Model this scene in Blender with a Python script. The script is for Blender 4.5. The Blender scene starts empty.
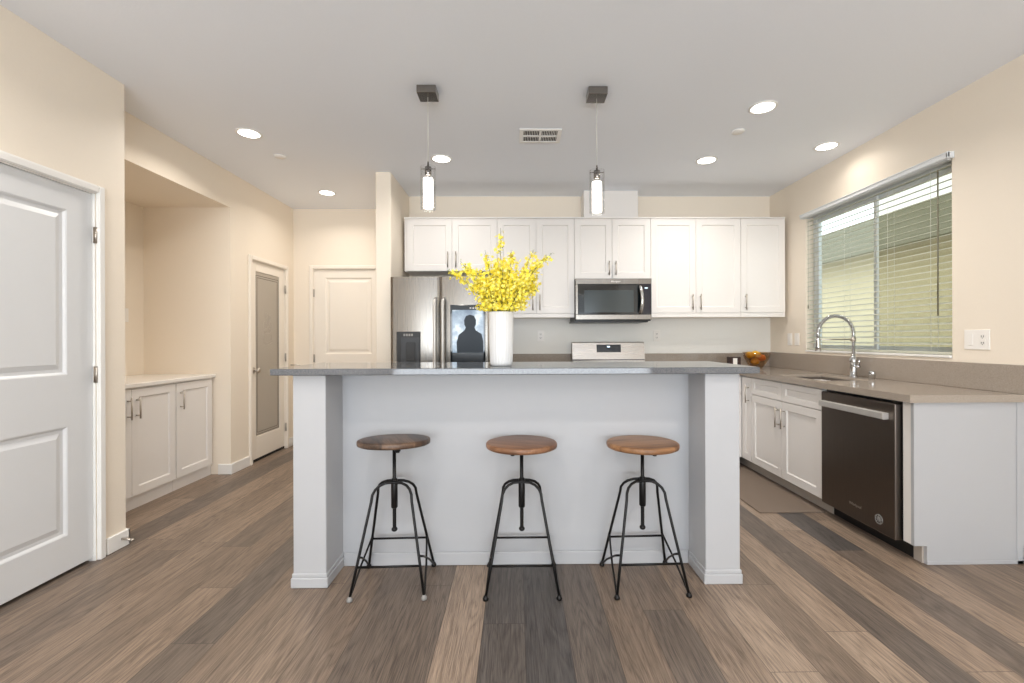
import bpy, bmesh, math, random
from mathutils import Vector, Matrix
random.seed(7)
S = bpy.context.scene
COL = S.collection
PI = math.pi

# ------------------------------------------------------------------ camera
F_PX, YAW, ROLL = 454.5, 0.0115, 0.0034
cam_d = bpy.data.cameras.new('camera')
cam_d.sensor_fit = 'HORIZONTAL'; cam_d.sensor_width = 36.0
cam_d.lens = 36.0 * F_PX / 1024.0
cam_d.shift_x = -(521.25 - 512) / 1024.0
cam_d.shift_y = -(341.5 - 338.67) / 1024.0
cam_d.clip_start = 0.02
cam = bpy.data.objects.new('camera', cam_d); COL.objects.link(cam)
cam.matrix_world = (Matrix.Translation((0, 0, 1.2201)) @ Matrix.Rotation(-YAW, 4, 'Z')
                    @ Matrix.Rotation(PI / 2, 4, 'X') @ Matrix.Rotation(-ROLL, 4, 'Z'))
S.camera = cam

# ------------------------------------------------------------------ world, big lights, exposure
W = bpy.data.worlds.new('overcast_sky'); S.world = W; W.use_nodes = True
W.node_tree.nodes['Background'].inputs['Color'].default_value = (0.90, 0.96, 1.0, 1)
W.node_tree.nodes['Background'].inputs['Strength'].default_value = 2.1
S.view_settings.view_transform = 'Standard'; S.view_settings.look = 'None'
S.view_settings.gamma = 1.0; S.view_settings.use_curve_mapping = False
S.view_settings.exposure = 0.18
S.cycles.use_denoising = True
S.cycles.max_bounces = 10; S.cycles.diffuse_bounces = 6; S.cycles.glossy_bounces = 5
S.cycles.transmission_bounces = 8; S.cycles.transparent_max_bounces = 12
S.cycles.caustics_reflective = False; S.cycles.caustics_refractive = False
S.cycles.sample_clamp_indirect = 4.0


def area_light(name, loc, rot, sx, sy, power, color, spread=PI, shape='RECTANGLE'):
    l = bpy.data.lights.new(name, 'AREA'); l.shape = shape; l.size = sx
    if shape in ('RECTANGLE', 'ELLIPSE'): l.size_y = sy
    l.energy = power; l.color = color; l.spread = spread
    o = bpy.data.objects.new(name, l); COL.objects.link(o)
    o.location = loc; o.rotation_euler = rot
    return o


REAR_Y = -3.4
# daylight through the wide glass door in the rear wall
area_light('rear_daylight', (0.1, REAR_Y - 0.45, 1.25), (PI / 2 + 0.95, 0, 0), 4.2, 2.3, 260, (0.86, 0.93, 1.0))
CAN_POWER, CAN_COLOR = 10.0, (1.0, 0.94, 0.87)
CH = 2.74

# ------------------------------------------------------------------ material helpers
def srgb(r, g, b):
    f = lambda c: (c / 255 / 12.92) if c / 255 <= 0.04045 else ((c / 255 + 0.055) / 1.055) ** 2.4
    return (f(r), f(g), f(b), 1.0)


class NT:
    def __init__(self, name):
        self.m = bpy.data.materials.new(name); self.m.use_nodes = True
        self.t = self.m.node_tree; self.b = self.t.nodes['Principled BSDF']
    def n(self, typ, ins=None, **kw):
        nd = self.t.nodes.new(typ)
        for k, v in kw.items(): setattr(nd, k, v)
        for k, v in (ins or {}).items():
            if isinstance(v, bpy.types.NodeSocket): self.t.links.new(v, nd.inputs[k])
            else: nd.inputs[k].default_value = v
        return nd
    def math(self, op, a, b=0.0, c=0.0):
        return self.n('ShaderNodeMath', {0: a, 1: b, 2: c}, operation=op).outputs[0]
    def ramp(self, fac, stops, interp='LINEAR'):
        r = self.n('ShaderNodeValToRGB', {'Fac': fac}); e = r.color_ramp.elements
        r.color_ramp.interpolation = interp
        e.remove(e[1]); e[0].position = stops[0][0]; e[0].color = stops[0][1]
        for p, c in stops[1:]: e.new(p).color = c
        return r.outputs['Color']
    def mix(self, fac, a, b, mode='MIX'):
        nd = self.n('ShaderNodeMix', data_type='RGBA', blend_type=mode)
        for k, v in ((0, fac), (6, a), (7, b)):
            if isinstance(v, bpy.types.NodeSocket): self.t.links.new(v, nd.inputs[k])
            else: nd.inputs[k].default_value = v
        return nd.outputs[2]
    def set(self, **kw):
        for k, v in kw.items():
            k = k.replace('_', ' ')
            if isinstance(v, bpy.types.NodeSocket): self.t.links.new(v, self.b.inputs[k])
            else: self.b.inputs[k].default_value = v
        return self
    def obj(self): return self.n('ShaderNodeTexCoord').outputs['Object']
    def bump(self, h, strength, dist=0.01):
        self.t.links.new(self.n('ShaderNodeBump', {'Height': h, 'Strength': strength, 'Distance': dist}).outputs[0], self.b.inputs['Normal'])


def simple(name, col, rough=0.5, metal=0.0, noise=0.02, scale=30, bump=0.0, **kw):
    m = NT(name); co = m.obj()
    nz = m.n('ShaderNodeTexNoise', {'Vector': co, 'Scale': scale, 'Detail': 3.0})
    c2 = tuple(max(0, c * (1 - noise * 2)) for c in col[:3]) + (1,)
    m.set(Base_Color=m.mix(nz.outputs['Fac'], col, c2), Roughness=rough, Metallic=metal)
    if bump: m.bump(nz.outputs['Fac'], bump)
    for k, v in kw.items(): m.b.inputs[k.replace('_', ' ')].default_value = v
    return m.m


def emit(name, col, strength):
    m = NT(name); m.set(Base_Color=(0.8, 0.8, 0.8, 1), Emission_Color=col, Emission_Strength=strength)
    return m.m


def brushed(name, col, rough=0.28, axis=2):
    m = NT(name); co = m.obj()
    sc = [260, 260, 260]; sc[axis] = 3
    mp = m.n('ShaderNodeMapping', {'Vector': co, 'Scale': tuple(sc)})
    nz = m.n('ShaderNodeTexNoise', {'Vector': mp.outputs[0], 'Scale': 1.0, 'Detail': 2.0})
    m.set(Base_Color=m.mix(nz.outputs['Fac'], col, tuple(c * 0.86 for c in col[:3]) + (1,)), Metallic=1.0,
          Roughness=m.math('MULTIPLY_ADD', nz.outputs['Fac'], 0.12, rough - 0.06))
    m.b.inputs['Anisotropic'].default_value = 0.5
    return m.m


def quartz(name, c1, c2, c3, rough=0.12):
    m = NT(name); co = m.obj()
    a = m.n('ShaderNodeTexNoise', {'Vector': co, 'Scale': 9.0, 'Detail': 4.0})
    b = m.n('ShaderNodeTexNoise', {'Vector': co, 'Scale': 260.0, 'Detail': 2.0})
    v = m.n('ShaderNodeTexVoronoi', {'Vector': co, 'Scale': 210.0})
    base = m.mix(m.ramp(b.outputs['Fac'], [(0.35, (0, 0, 0, 1)), (0.65, (1, 1, 1, 1))]), c1, c2)
    sp = m.math('LESS_THAN', v.outputs['Distance'], 0.16)
    base = m.mix(m.math('MULTIPLY', sp, 0.55), base, c3)
    base = m.mix(m.math('MULTIPLY', a.outputs['Fac'], 0.18), base, c1)
    m.set(Base_Color=base, Roughness=rough)
    return m.m


def wood_seat(name, dark, mid, light, seed):
    m = NT(name); co = m.obj()
    mp = m.n('ShaderNodeMapping', {'Vector': co, 'Location': (seed, seed * 2.1, 0), 'Scale': (14, 1.6, 14)})
    d = m.n('ShaderNodeTexNoise', {'Vector': mp.outputs[0], 'Scale': 1.6, 'Detail': 5.0, 'Distortion': 1.2})
    g = m.n('ShaderNodeMapping', {'Vector': co, 'Scale': (190, 7, 190)})
    gn = m.n('ShaderNodeTexNoise', {'Vector': g.outputs[0], 'Scale': 1.0, 'Detail': 3.0})
    sx = m.n('ShaderNodeSeparateXYZ', {'Vector': co}).outputs['X']
    strip = m.n('ShaderNodeTexWhiteNoise', {'W': m.math('FLOOR', m.math('MULTIPLY_ADD', sx, 13.0, seed))}, noise_dimensions='1D').outputs['Value']
    f = m.math('ADD', m.math('MULTIPLY', d.outputs['Fac'], 0.65), m.math('MULTIPLY', gn.outputs['Fac'], 0.25))
    f = m.math('ADD', f, m.math('MULTIPLY', m.math('SUBTRACT', strip, 0.5), 0.22))
    m.set(Base_Color=m.ramp(f, [(0.25, dark), (0.48, mid), (0.68, light)]), Roughness=0.42)
    m.bump(gn.outputs['Fac'], 0.15, 0.002)
    return m.m


def floor_mat():
    m = NT('vinyl_wood_planks'); co = m.obj()
    s = m.n('ShaderNodeSeparateXYZ', {'Vector': co}); x, y = s.outputs['X'], s.outputs['Y']
    PW, PL = 0.178, 1.22
    cx = m.math('DIVIDE', m.math('ADD', x, 0.145 + 50 * PW), PW)
    ci = m.math('FLOOR', cx); fx = m.math('FRACT', cx)
    off = m.n('ShaderNodeTexWhiteNoise', {'W': ci}, noise_dimensions='1D').outputs['Value']
    cy = m.math('ADD', m.math('DIVIDE', m.math('ADD', y, 30), PL), off)
    ri = m.math('FLOOR', cy); fy = m.math('FRACT', cy)
    idv = m.n('ShaderNodeCombineXYZ', {'X': ci, 'Y': ri, 'Z': 3.7}).outputs[0]
    wn = m.n('ShaderNodeTexWhiteNoise', {'Vector': idv}, noise_dimensions='3D')
    # each plank run takes a listed tone, greyest mid-floor, varied from board to board
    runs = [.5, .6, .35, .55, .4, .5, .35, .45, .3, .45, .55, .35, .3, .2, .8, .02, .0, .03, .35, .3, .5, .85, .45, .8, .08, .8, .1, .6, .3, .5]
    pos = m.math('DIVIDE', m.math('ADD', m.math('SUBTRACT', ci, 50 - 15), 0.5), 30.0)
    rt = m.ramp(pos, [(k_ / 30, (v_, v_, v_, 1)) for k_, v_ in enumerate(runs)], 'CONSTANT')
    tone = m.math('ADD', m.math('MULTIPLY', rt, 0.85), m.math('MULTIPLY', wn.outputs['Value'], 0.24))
    # every plank gets its own slice of grain
    sh = m.n('ShaderNodeVectorMath', {0: wn.outputs['Color'], 1: (37.0, 91.0, 53.0)}, operation='MULTIPLY').outputs[0]
    pc = m.n('ShaderNodeVectorMath', {0: co, 1: sh}, operation='ADD').outputs[0]
    mp1 = m.n('ShaderNodeMapping', {'Vector': pc, 'Scale': (9.0, 0.7, 1.0)})
    broad = m.n('ShaderNodeTexNoise', {'Vector': mp1.outputs[0], 'Scale': 1.0, 'Detail': 3.0, 'Distortion': 0.6})
    # cathedral rings: contour lines of a stretched noise
    rings = m.math('FRACT', m.math('MULTIPLY', broad.outputs['Fac'], 15.0))
    rings = m.math('ABSOLUTE', m.math('SUBTRACT', rings, 0.5))
    mp2 = m.n('ShaderNodeMapping', {'Vector': pc, 'Scale': (330.0, 8.0, 1.0)})
    fine = m.n('ShaderNodeTexNoise', {'Vector': mp2.outputs[0], 'Scale': 1.0, 'Detail': 4.0, 'Roughness': 0.65})
    mp3 = m.n('ShaderNodeMapping', {'Vector': pc, 'Scale': (42.0, 1.6, 1.0)})
    mid = m.n('ShaderNodeTexNoise', {'Vector': mp3.outputs[0], 'Scale': 1.0, 'Detail': 3.0})
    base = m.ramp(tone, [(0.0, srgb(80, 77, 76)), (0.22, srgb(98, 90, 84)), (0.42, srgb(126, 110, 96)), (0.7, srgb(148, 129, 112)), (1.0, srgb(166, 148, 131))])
    g = m.math('ADD', m.math('MULTIPLY', m.math('POWER', m.math('MULTIPLY', rings, 2.0), 0.5), 0.32), m.math('MULTIPLY', fine.outputs['Fac'], 1.7))
    g = m.math('ADD', g, m.math('MULTIPLY', mid.outputs['Fac'], 0.5))
    shade = m.ramp(m.math('MULTIPLY', g, 0.45), [(0.45, (0.46, 0.44, 0.43, 1)), (0.60, (0.86, 0.85, 0.84, 1)), (0.76, (1.24, 1.22, 1.20, 1))])
    colr = m.mix(1.0, base, shade, 'MULTIPLY')
    ex = m.math('MINIMUM', m.math('MULTIPLY', m.math('MINIMUM', fx, m.math('SUBTRACT', 1.0, fx)), PW),
                m.math('MULTIPLY', m.math('MINIMUM', fy, m.math('SUBTRACT', 1.0, fy)), PL))
    seam = m.math('LESS_THAN', ex, 0.0016)
    colr = m.mix(m.math('MULTIPLY', seam, 0.6), colr, srgb(52, 44, 38))
    m.set(Base_Color=colr, Roughness=m.math('MULTIPLY_ADD', fine.outputs['Fac'], 0.14, 0.36))
    m.b.inputs['Specular IOR Level'].default_value = 0.45
    m.bump(m.math('SUBTRACT', fine.outputs['Fac'], seam), 0.12, 0.0015)
    return m.m


def glass(name, tint=(1, 1, 1, 1), rough=0.0, ior=1.45, alpha_mix=None):
    m = NT(name)
    if alpha_mix is None:
        m.set(Base_Color=tint, Roughness=rough, IOR=ior); m.b.inputs['Transmission Weight'].default_value = 1.0
        return m.m
    t = m.n('ShaderNodeBsdfTransparent', {'Color': tint}); g = m.n('ShaderNodeBsdfGlossy', {'Roughness': 0.02})
    fr = m.n('ShaderNodeLayerWeight', {'Blend': 0.5})
    f = m.math('MULTIPLY_ADD', m.math('POWER', fr.outputs['Facing'], 3.0), 0.35 * alpha_mix, 0.04)
    mx = m.n('ShaderNodeMixShader', {0: f, 1: t.outputs[0], 2: g.outputs[0]})
    out = [n for n in m.t.nodes if n.type == 'OUTPUT_MATERIAL'][0]
    m.t.links.new(mx.outputs[0], out.inputs['Surface'])
    return m.m


M = {}
M['wall'] = simple('cream_wall_paint', srgb(238, 227, 211), 0.6, noise=0.01, scale=90, bump=0.06)
M['ceil'] = simple('white_ceiling_paint', srgb(238, 242, 249), 0.7, noise=0.01, scale=80, bump=0.05)
M['splashpaint'] = simple('white_wall_paint', srgb(240, 238, 232), 0.4, noise=0.01, scale=90)
M['trim'] = simple('white_trim_paint', srgb(236, 234, 230), 0.35, noise=0.005)
M['door'] = simple('white_door_paint', srgb(219, 220, 221), 0.35, noise=0.005)
M['door_cream'] = simple('warm_white_door_paint', srgb(238, 230, 218), 0.4, noise=0.005)
M['cab'] = simple('white_cabinet_paint', srgb(234, 230, 226), 0.32, noise=0.006)
M['gap'] = simple('cabinet_gap_shadow_line', srgb(120, 112, 104), 0.6)
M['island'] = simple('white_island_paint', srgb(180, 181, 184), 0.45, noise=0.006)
M['quartz'] = quartz('grey_speckled_quartz', srgb(108, 110, 114), srgb(82, 84, 88), srgb(165, 165, 166), 0.05)
M['splash'] = quartz('taupe_speckled_quartz', srgb(172, 161, 149), srgb(144, 133, 122), srgb(205, 196, 186), 0.12)
M['whitetop'] = simple('white_counter_laminate', srgb(240, 236, 230), 0.25)
M['steel'] = brushed('brushed_stainless_steel', srgb(134, 129, 123), 0.26)
M['steelh'] = brushed('brushed_stainless_steel_flat', srgb(182, 176, 170), 0.28, axis=0)
M['satin'] = simple('satin_silver_handle', srgb(205, 202, 198), 0.4, 0.55, noise=0.0)
M['darksteel'] = brushed('dark_stainless_steel', srgb(118, 109, 102), 0.36)
M['chrome'] = simple('polished_chrome', srgb(205, 205, 205), 0.12, 1.0, noise=0.0)
M['nickel'] = simple('satin_nickel', srgb(190, 182, 172), 0.4, 1.0, noise=0.0)
M['chromebox'] = simple('dark_mirror_chrome', srgb(138, 133, 128), 0.2, 1.0, noise=0.0)
M['black'] = simple('black_plastic', srgb(18, 18, 20), 0.35)
M['darkgrey'] = simple('charcoal_plastic', srgb(52, 54, 58), 0.4)
M['blackglass'] = simple('black_oven_glass', srgb(14, 20, 24), 0.06, noise=0.0)
M['mwwindow'] = simple('dark_teal_window_mesh', srgb(52, 62, 66), 0.12, noise=0.05, scale=600)
M['iron'] = simple('matte_black_iron', srgb(26, 25, 25), 0.38, 0.5, noise=0.05)
M['footpad'] = simple('grey_foot_pad', srgb(140, 138, 135), 0.5)
M['seat_dark'] = wood_seat('dark_brown_seat_wood', srgb(48, 36, 29), srgb(90, 69, 54), srgb(128, 102, 82), 3.0)
M['seat_mid'] = wood_seat('medium_brown_seat_wood', srgb(76, 50, 34), srgb(124, 86, 60), srgb(156, 114, 84), 8.0)
M['seat_warm'] = wood_seat('honey_brown_seat_wood', srgb(102, 68, 42), srgb(150, 108, 72), srgb(180, 136, 96), 14.0)
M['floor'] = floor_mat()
M['clear'] = glass('clear_glass', alpha_mix=1.6)
M['bowlglass'] = glass('smoky_amber_glass', (0.82, 0.72, 0.60, 1), alpha_mix=1.5)
M['pane'] = glass('window_glass', (0.95, 0.98, 0.97, 1), alpha_mix=0.7)
M['panescreen'] = glass('window_glass_behind_insect_screen', (0.78, 0.79, 0.73, 1), alpha_mix=0.6)
M['frost'] = simple('frosted_grey_glass', srgb(176, 167, 154), 0.3, noise=0.03, scale=60)
M['etch'] = simple('etched_glass_lines', srgb(192, 184, 172), 0.5)
M['etchdark'] = simple('dark_came_lines', srgb(112, 104, 94), 0.5)
M['vinyl'] = simple('white_vinyl', srgb(225, 228, 230), 0.35, noise=0.0)
M['slat'] = simple('white_blind_slat', srgb(196, 196, 180), 0.5, noise=0.0)
M['cord'] = simple('blind_cord', srgb(205, 205, 195), 0.7)
M['wand'] = simple('grey_tilt_wand', srgb(120, 115, 95), 0.3)
M['plate'] = simple('white_switch_plate', srgb(242, 238, 232), 0.3, noise=0.0)
M['slot'] = simple('dark_socket_slots', srgb(60, 56, 52), 0.5)
M['can'] = emit('downlight_glow', (1.0, 0.95, 0.87, 1), 9.0)
M['bulb'] = emit('pendant_tube_glow', (1.0, 0.95, 0.86, 1), 7.0)
M['vase'] = simple('white_ceramic', srgb(222, 222, 222), 0.3, noise=0.0)
M['stem'] = simple('olive_green_stem', srgb(96, 104, 48), 0.6, noise=0.1)
M['leaf'] = simple('fresh_green_leaf', srgb(142, 156, 62), 0.5, noise=0.1)
M['mat'] = simple('taupe_rubber_mat', srgb(128, 112, 98), 0.75, noise=0.12, scale=500, bump=0.2)
M['sink'] = simple('grey_composite_sink', srgb(88, 80, 74), 0.35, noise=0.05)
M['lemon'] = simple('lemon_skin', srgb(228, 178, 40), 0.45, noise=0.05, scale=80, bump=0.1)
M['orange'] = simple('orange_skin', srgb(226, 130, 30), 0.45, noise=0.05, scale=80, bump=0.1)
M['darkwood'] = simple('dark_brown_box', srgb(52, 28, 22), 0.4, noise=0.1)
M['stucco'] = simple('beige_stucco', srgb(222, 208, 174), 0.9, noise=0.06, scale=14, bump=0.3)
M['stuccodark'] = simple('grey_eave_boards', srgb(140, 137, 118), 0.8, noise=0.06)
M['rooftile'] = simple('grey_roof_tile', srgb(150, 150, 146), 0.8, noise=0.15, scale=8)
M['soil'] = simple('pale_gravel_yard', srgb(160, 160, 140), 0.95, noise=0.2, scale=8)
M['hedge'] = simple('grey_green_foliage', srgb(150, 172, 158), 0.8, noise=0.3, scale=22)
M['toe'] = simple('grey_toe_kick', srgb(178, 168, 158), 0.5)
M['darkgap'] = simple('dark_opening', srgb(10, 9, 9), 0.8)


def petals_mat():
    m = NT('yellow_petals'); co = m.obj()
    nz = m.n('ShaderNodeTexNoise', {'Vector': co, 'Scale': 45.0, 'Detail': 2.0})
    m.set(Base_Color=m.ramp(nz.outputs['Fac'], [(0.3, srgb(240, 214, 36)), (0.5, srgb(252, 238, 84)), (0.7, srgb(255, 250, 170))]), Roughness=0.55)
    m.b.inputs['Subsurface Weight'].default_value = 0.0
    return m.m


M['petal'] = petals_mat()

# ------------------------------------------------------------------ mesh helpers
def face_M(kind, x, y):
    """local x = to the viewer's right, local y = into the wall, local z = up."""
    if kind == 'S': R = Matrix(((1, 0, 0), (0, 1, 0), (0, 0, 1)))         # seen looking +Y
    elif kind == 'W': R = Matrix(((0, 1, 0), (-1, 0, 0), (0, 0, 1)))      # face looks -X, viewer looks +X
    else: R = Matrix(((0, -1, 0), (1, 0, 0), (0, 0, 1)))                  # 'E' face looks +X
    return Matrix.Translation((x, y, 0)) @ R.to_4x4()


class MB:
    def __init__(self, T=None):
        self.bm = bmesh.new(); self.T = T or Matrix()
    def _add(self, verts, faces, smooth=False, mi=0):
        vs = [self.bm.verts.new(self.T @ Vector(v)) for v in verts]
        out = []
        for f in faces:
            try: fc = self.bm.faces.new([vs[i] for i in f])
            except ValueError: continue
            fc.smooth = smooth; fc.material_index = mi; out.append(fc)
        return vs, out
    def box(self, x0, x1, y0, y1, z0, z1, bevel=0.0, mi=0, seg=1):
        v = [(x0, y0, z0), (x1, y0, z0), (x1, y1, z0), (x0, y1, z0), (x0, y0, z1), (x1, y0, z1), (x1, y1, z1), (x0, y1, z1)]
        f = [(0, 3, 2, 1), (4, 5, 6, 7), (0, 1, 5, 4), (1, 2, 6, 5), (2, 3, 7, 6), (3, 0, 4, 7)]
        vs, fs = self._add(v, f, mi=mi)
        if bevel > 0:
            es = list({e for fc in fs for e in fc.edges})
            r = bmesh.ops.bevel(self.bm, geom=es, offset=bevel, segments=seg, profile=0.5, affect='EDGES')
            for fc in r['faces']: fc.material_index = mi
        return self
    def quad(self, pts, mi=0): self._add(pts, [tuple(range(len(pts)))], mi=mi); return self
    def prism(self, prof, axis, a, b, mi=0):
        """prof: list of 2-D points, extruded from a to b along axis ('x','y','z')."""
        def P(p, t):
            return {'x': (t, p[0], p[1]), 'y': (p[0], t, p[1]), 'z': (p[0], p[1], t)}[axis]
        n = len(prof)
        v = [P(p, a) for p in prof] + [P(p, b) for p in prof]
        f = [tuple(range(n)), tuple(range(2 * n - 1, n - 1, -1))] + [(i, (i + 1) % n, n + (i + 1) % n, n + i) for i in range(n)]
        self._add(v, f, mi=mi); return self
    def lathe(self, prof, c=(0, 0, 0), seg=32, mi=0, cap=True, flute=None):
        """prof: (radius, z) list."""
        v, f = [], []
        for r, z in prof:
            for i in range(seg):
                a = 2 * PI * i / seg; rr = r * (1 + (flute(i) if flute else 0))
                v.append((c[0] + rr * math.cos(a), c[1] + rr * math.sin(a), c[2] + z))
        for k in range(len(prof) - 1):
            for i in range(seg):
                j = (i + 1) % seg
                f.append((k * seg + i, k * seg + j, (k + 1) * seg + j, (k + 1) * seg + i))
        if cap:
            if prof[0][0] > 1e-6: f.append(tuple(range(seg - 1, -1, -1)))
            if prof[-1][0] > 1e-6: f.append(tuple((len(prof) - 1) * seg + i for i in range(seg)))
        self._add(v, f, smooth=True, mi=mi); return self
    def tube(self, path, r, seg=10, mi=0, closed=False, radii=None):
        P = [Vector(p) for p in path]; n = len(P); v, f = [], []
        up = None
        for i, p in enumerate(P):
            a = P[(i - 1) % n] if (closed or i > 0) else P[i]
            b = P[(i + 1) % n] if (closed or i < n - 1) else P[i]
            t = (b - a).normalized()
            if up is None:
                up = Vector((0, 0, 1)) if abs(t.z) < 0.9 else Vector((1, 0, 0))
            s = t.cross(up)
            if s.length < 1e-6: s = t.orthogonal()
            s.normalize(); up = s.cross(t).normalized()
            rr = radii[i] if radii else r
            for k in range(seg):
                an = 2 * PI * k / seg
                v.append(tuple(p + (s * math.cos(an) + up * math.sin(an)) * rr))
        m = n if closed else n - 1
        for i in range(m):
            for k in range(seg):
                j = (i + 1) % n; q = (k + 1) % seg
                f.append((i * seg + k, i * seg + q, j * seg + q, j * seg + k))
        if not closed: f += [tuple(range(seg - 1, -1, -1)), tuple((n - 1) * seg + k for k in range(seg))]
        self._add(v, f, smooth=True, mi=mi); return self
    def cyl(self, p0, p1, r, seg=20, mi=0): return self.tube([p0, p1], r, seg, mi)
    def sphere(self, c, r, sc=(1, 1, 1), seg=16, mi=0):
        prof = [(max(1e-4, math.sin(PI * k / (seg // 2))) , -math.cos(PI * k / (seg // 2))) for k in range(seg // 2 + 1)]
        v, f = [], []
        for rr, z in prof:
            for i in range(seg):
                a = 2 * PI * i / seg
                v.append((c[0] + r * sc[0] * rr * math.cos(a), c[1] + r * sc[1] * rr * math.sin(a), c[2] + r * sc[2] * z))
        for k in range(len(prof) - 1):
            for i in range(seg):
                j = (i + 1) % seg; f.append((k * seg + i, k * seg + j, (k + 1) * seg + j, (k + 1) * seg + i))
        self._add(v, f, smooth=True, mi=mi); return self
    def panel_slab(self, x0, x1, t, bands, prof, mi=0):
        """A slab with recessed panels: its front at local y=0, back at y=t. bands: (z0, z1, left, right, bottom, top) of insets, bottom to top."""
        for (z0, z1, l, r, b, tp) in bands:
            rings = [[(x0, 0, z0), (x1, 0, z0), (x1, 0, z1), (x0, 0, z1)]]
            px0, px1, pz0, pz1 = x0 + l, x1 - r, z0 + b, z1 - tp
            for ins, d in prof:
                rings.append([(px0 + ins, d, pz0 + ins), (px1 - ins, d, pz0 + ins), (px1 - ins, d, pz1 - ins), (px0 + ins, d, pz1 - ins)])
            for a, c in zip(rings, rings[1:]):
                self._add(a + c, [(i, (i + 1) % 4, 4 + (i + 1) % 4, 4 + i) for i in range(4)], mi=mi)
            self._add(rings[-1], [(0, 1, 2, 3)], mi=mi)
        z0, z1 = bands[0][0], bands[-1][1]
        v = [(x0, 0, z0), (x1, 0, z0), (x1, t, z0), (x0, t, z0), (x0, 0, z1), (x1, 0, z1), (x1, t, z1), (x0, t, z1)]
        self._add(v, [(0, 3, 2, 1), (4, 5, 6, 7), (1, 2, 6, 5), (2, 3, 7, 6), (3, 0, 4, 7)], mi=mi)
        return self
    def build(self, name, mat, parent=None, **props):
        bmesh.ops.remove_doubles(self.bm, verts=self.bm.verts, dist=1e-5)
        bmesh.ops.recalc_face_normals(self.bm, faces=self.bm.faces)
        me = bpy.data.meshes.new(name); self.bm.to_mesh(me); self.bm.free()
        for mm in (mat if isinstance(mat, (list, tuple)) else [mat]): me.materials.append(M[mm] if isinstance(mm, str) else mm)
        o = bpy.data.objects.new(name, me); COL.objects.link(o)
        if parent is not None:
            o.parent = parent
            w = Vector((0, 0, 0)); p = parent
            while p is not None: w += p.location; p = p.parent
            if not parent.get('_local'):
                for vv in me.vertices: vv.co -= w
        for k, v in props.items(): o[k] = v
        return o


def tag(o, label, cat, group=None, kind=None):
    o['label'] = label; o['category'] = cat
    if group: o['group'] = group
    if kind: o['kind'] = kind
    return o


def thing(name, loc, label, cat, group=None, kind=None):
    o = bpy.data.objects.new(name, None); COL.objects.link(o); o.location = loc
    o.empty_display_size = 0.1
    return tag(o, label, cat, group, kind)


def struct(o, label, cat): return tag(o, label, cat, kind='structure')


def arc(c, r, a0, a1, n, plane='xz'):
    out = []
    for i in range(n + 1):
        a = a0 + (a1 - a0) * i / n
        u, w = r * math.cos(a), r * math.sin(a)
        out.append({'xz': (c[0] + u, c[1], c[2] + w), 'yz': (c[0], c[1] + u, c[2] + w), 'xy': (c[0] + u, c[1] + w, c[2])}[plane])
    return out


# ------------------------------------------------------------------ room shell
XL1, XL2, XR, YB, YH = -2.329, -2.59, 2.732, 4.858, 5.327
T = 0.14
NI0, NI1, NZ, NX = 2.84, 4.154, 2.42, -3.37          # niche in the left wall
W0, W1, WZ0, WZ1 = 2.815, 4.25, 1.088, 2.36          # kitchen window
D1a, D1b = 1.72, 2.545                               # door_1 (left wall) opening
D2a, D2b = 4.468, 5.135                              # door_2 (frosted)
D3a, D3b = -2.36, -1.55                              # door_3 (hall end)
ST0, ST1, STY = -1.273, -1.132, 4.14                 # wall beside the fridge

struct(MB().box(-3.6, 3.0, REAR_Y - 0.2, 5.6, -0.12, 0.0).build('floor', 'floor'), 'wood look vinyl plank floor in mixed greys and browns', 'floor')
struct(MB().box(-3.6, 3.0, REAR_Y - 0.2, 5.6, CH, CH + 0.12).build('ceiling', 'ceil'), 'flat white ceiling with recessed lights', 'ceiling')
b = MB()
b.box(XL1 - T, XL1, REAR_Y, D1a, 0, CH).box(XL1 - T, XL1, D1b, 2.735, 0, CH).box(XL1 - T, XL1, D1a, D1b, 2.03, CH)
b.box(XL2 - T, XL1 - T, 2.6, 2.735, 0, CH)
b.box(XL1 - T - 0.05, XL1 - T, D1a - 0.1, D1b + 0.05, 0, 2.1)
struct(b.build('wall_left', 'wall'), 'near cream wall holding the white two panel door', 'wall')
b = MB()
b.box(XL2 - T, XL2, 2.6, NI0, 0, CH).box(NX - 0.1, XL2, NI0, NI1, NZ, CH)
b.box(NX - 0.1, NX, NI0 - 0.1, NI1 + 0.1, 0, CH).box(NX, XL2 - T, NI0 - 0.1, NI0, 0, CH).box(NX, XL2, NI1, NI1 + 0.1, 0, CH)
b.box(XL2 - T, XL2, NI1 + 0.1, D2a, 0, CH).box(XL2 - T, XL2, D2b, YH + 0.1, 0, CH).box(XL2 - T, XL2, D2a, D2b, 2.005, CH)
b.box(XL2 - T - 0.05, XL2 - T, D2a - 0.05, D2b + 0.05, 0, 2.1)
struct(b.build('wall_far_left', 'wall'), 'cream wall with the cabinet niche and frosted glass door', 'wall')
b = MB()
b.box(XL2 - T, D3a, YH, YH + T, 0, CH).box(D3b, ST1, YH, YH + T, 0, CH).box(D3a, D3b, YH, YH + T, 2.035, CH)
b.box(D3a - 0.05, D3b + 0.05, YH + T, YH + T + 0.05, 0, 2.1)
struct(b.build('wall_hall_end', 'wall'), 'cream wall at the end of the hall around the panel door', 'wall')
struct(MB().box(ST0, ST1, STY, YH, 0, CH, 0.006).build('wall_beside_fridge', 'wall'), 'narrow cream wall end beside the refrigerator', 'wall')
struct(MB().box(ST1, XR + T, YB, YB + T, 0, CH).build('wall_back', 'wall'), 'cream kitchen wall behind the white wall cabinets', 'wall')
b = MB()
b.box(XR, XR + T, REAR_Y, W0, 0, CH).box(XR, XR + T, W1, YB, 0, CH).box(XR, XR + T, W0, W1, 0, WZ0).box(XR, XR + T, W0, W1, WZ1, CH)
struct(b.build('wall_right', 'wall'), 'cream wall around the window over the sink', 'wall')
b = MB()
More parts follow.
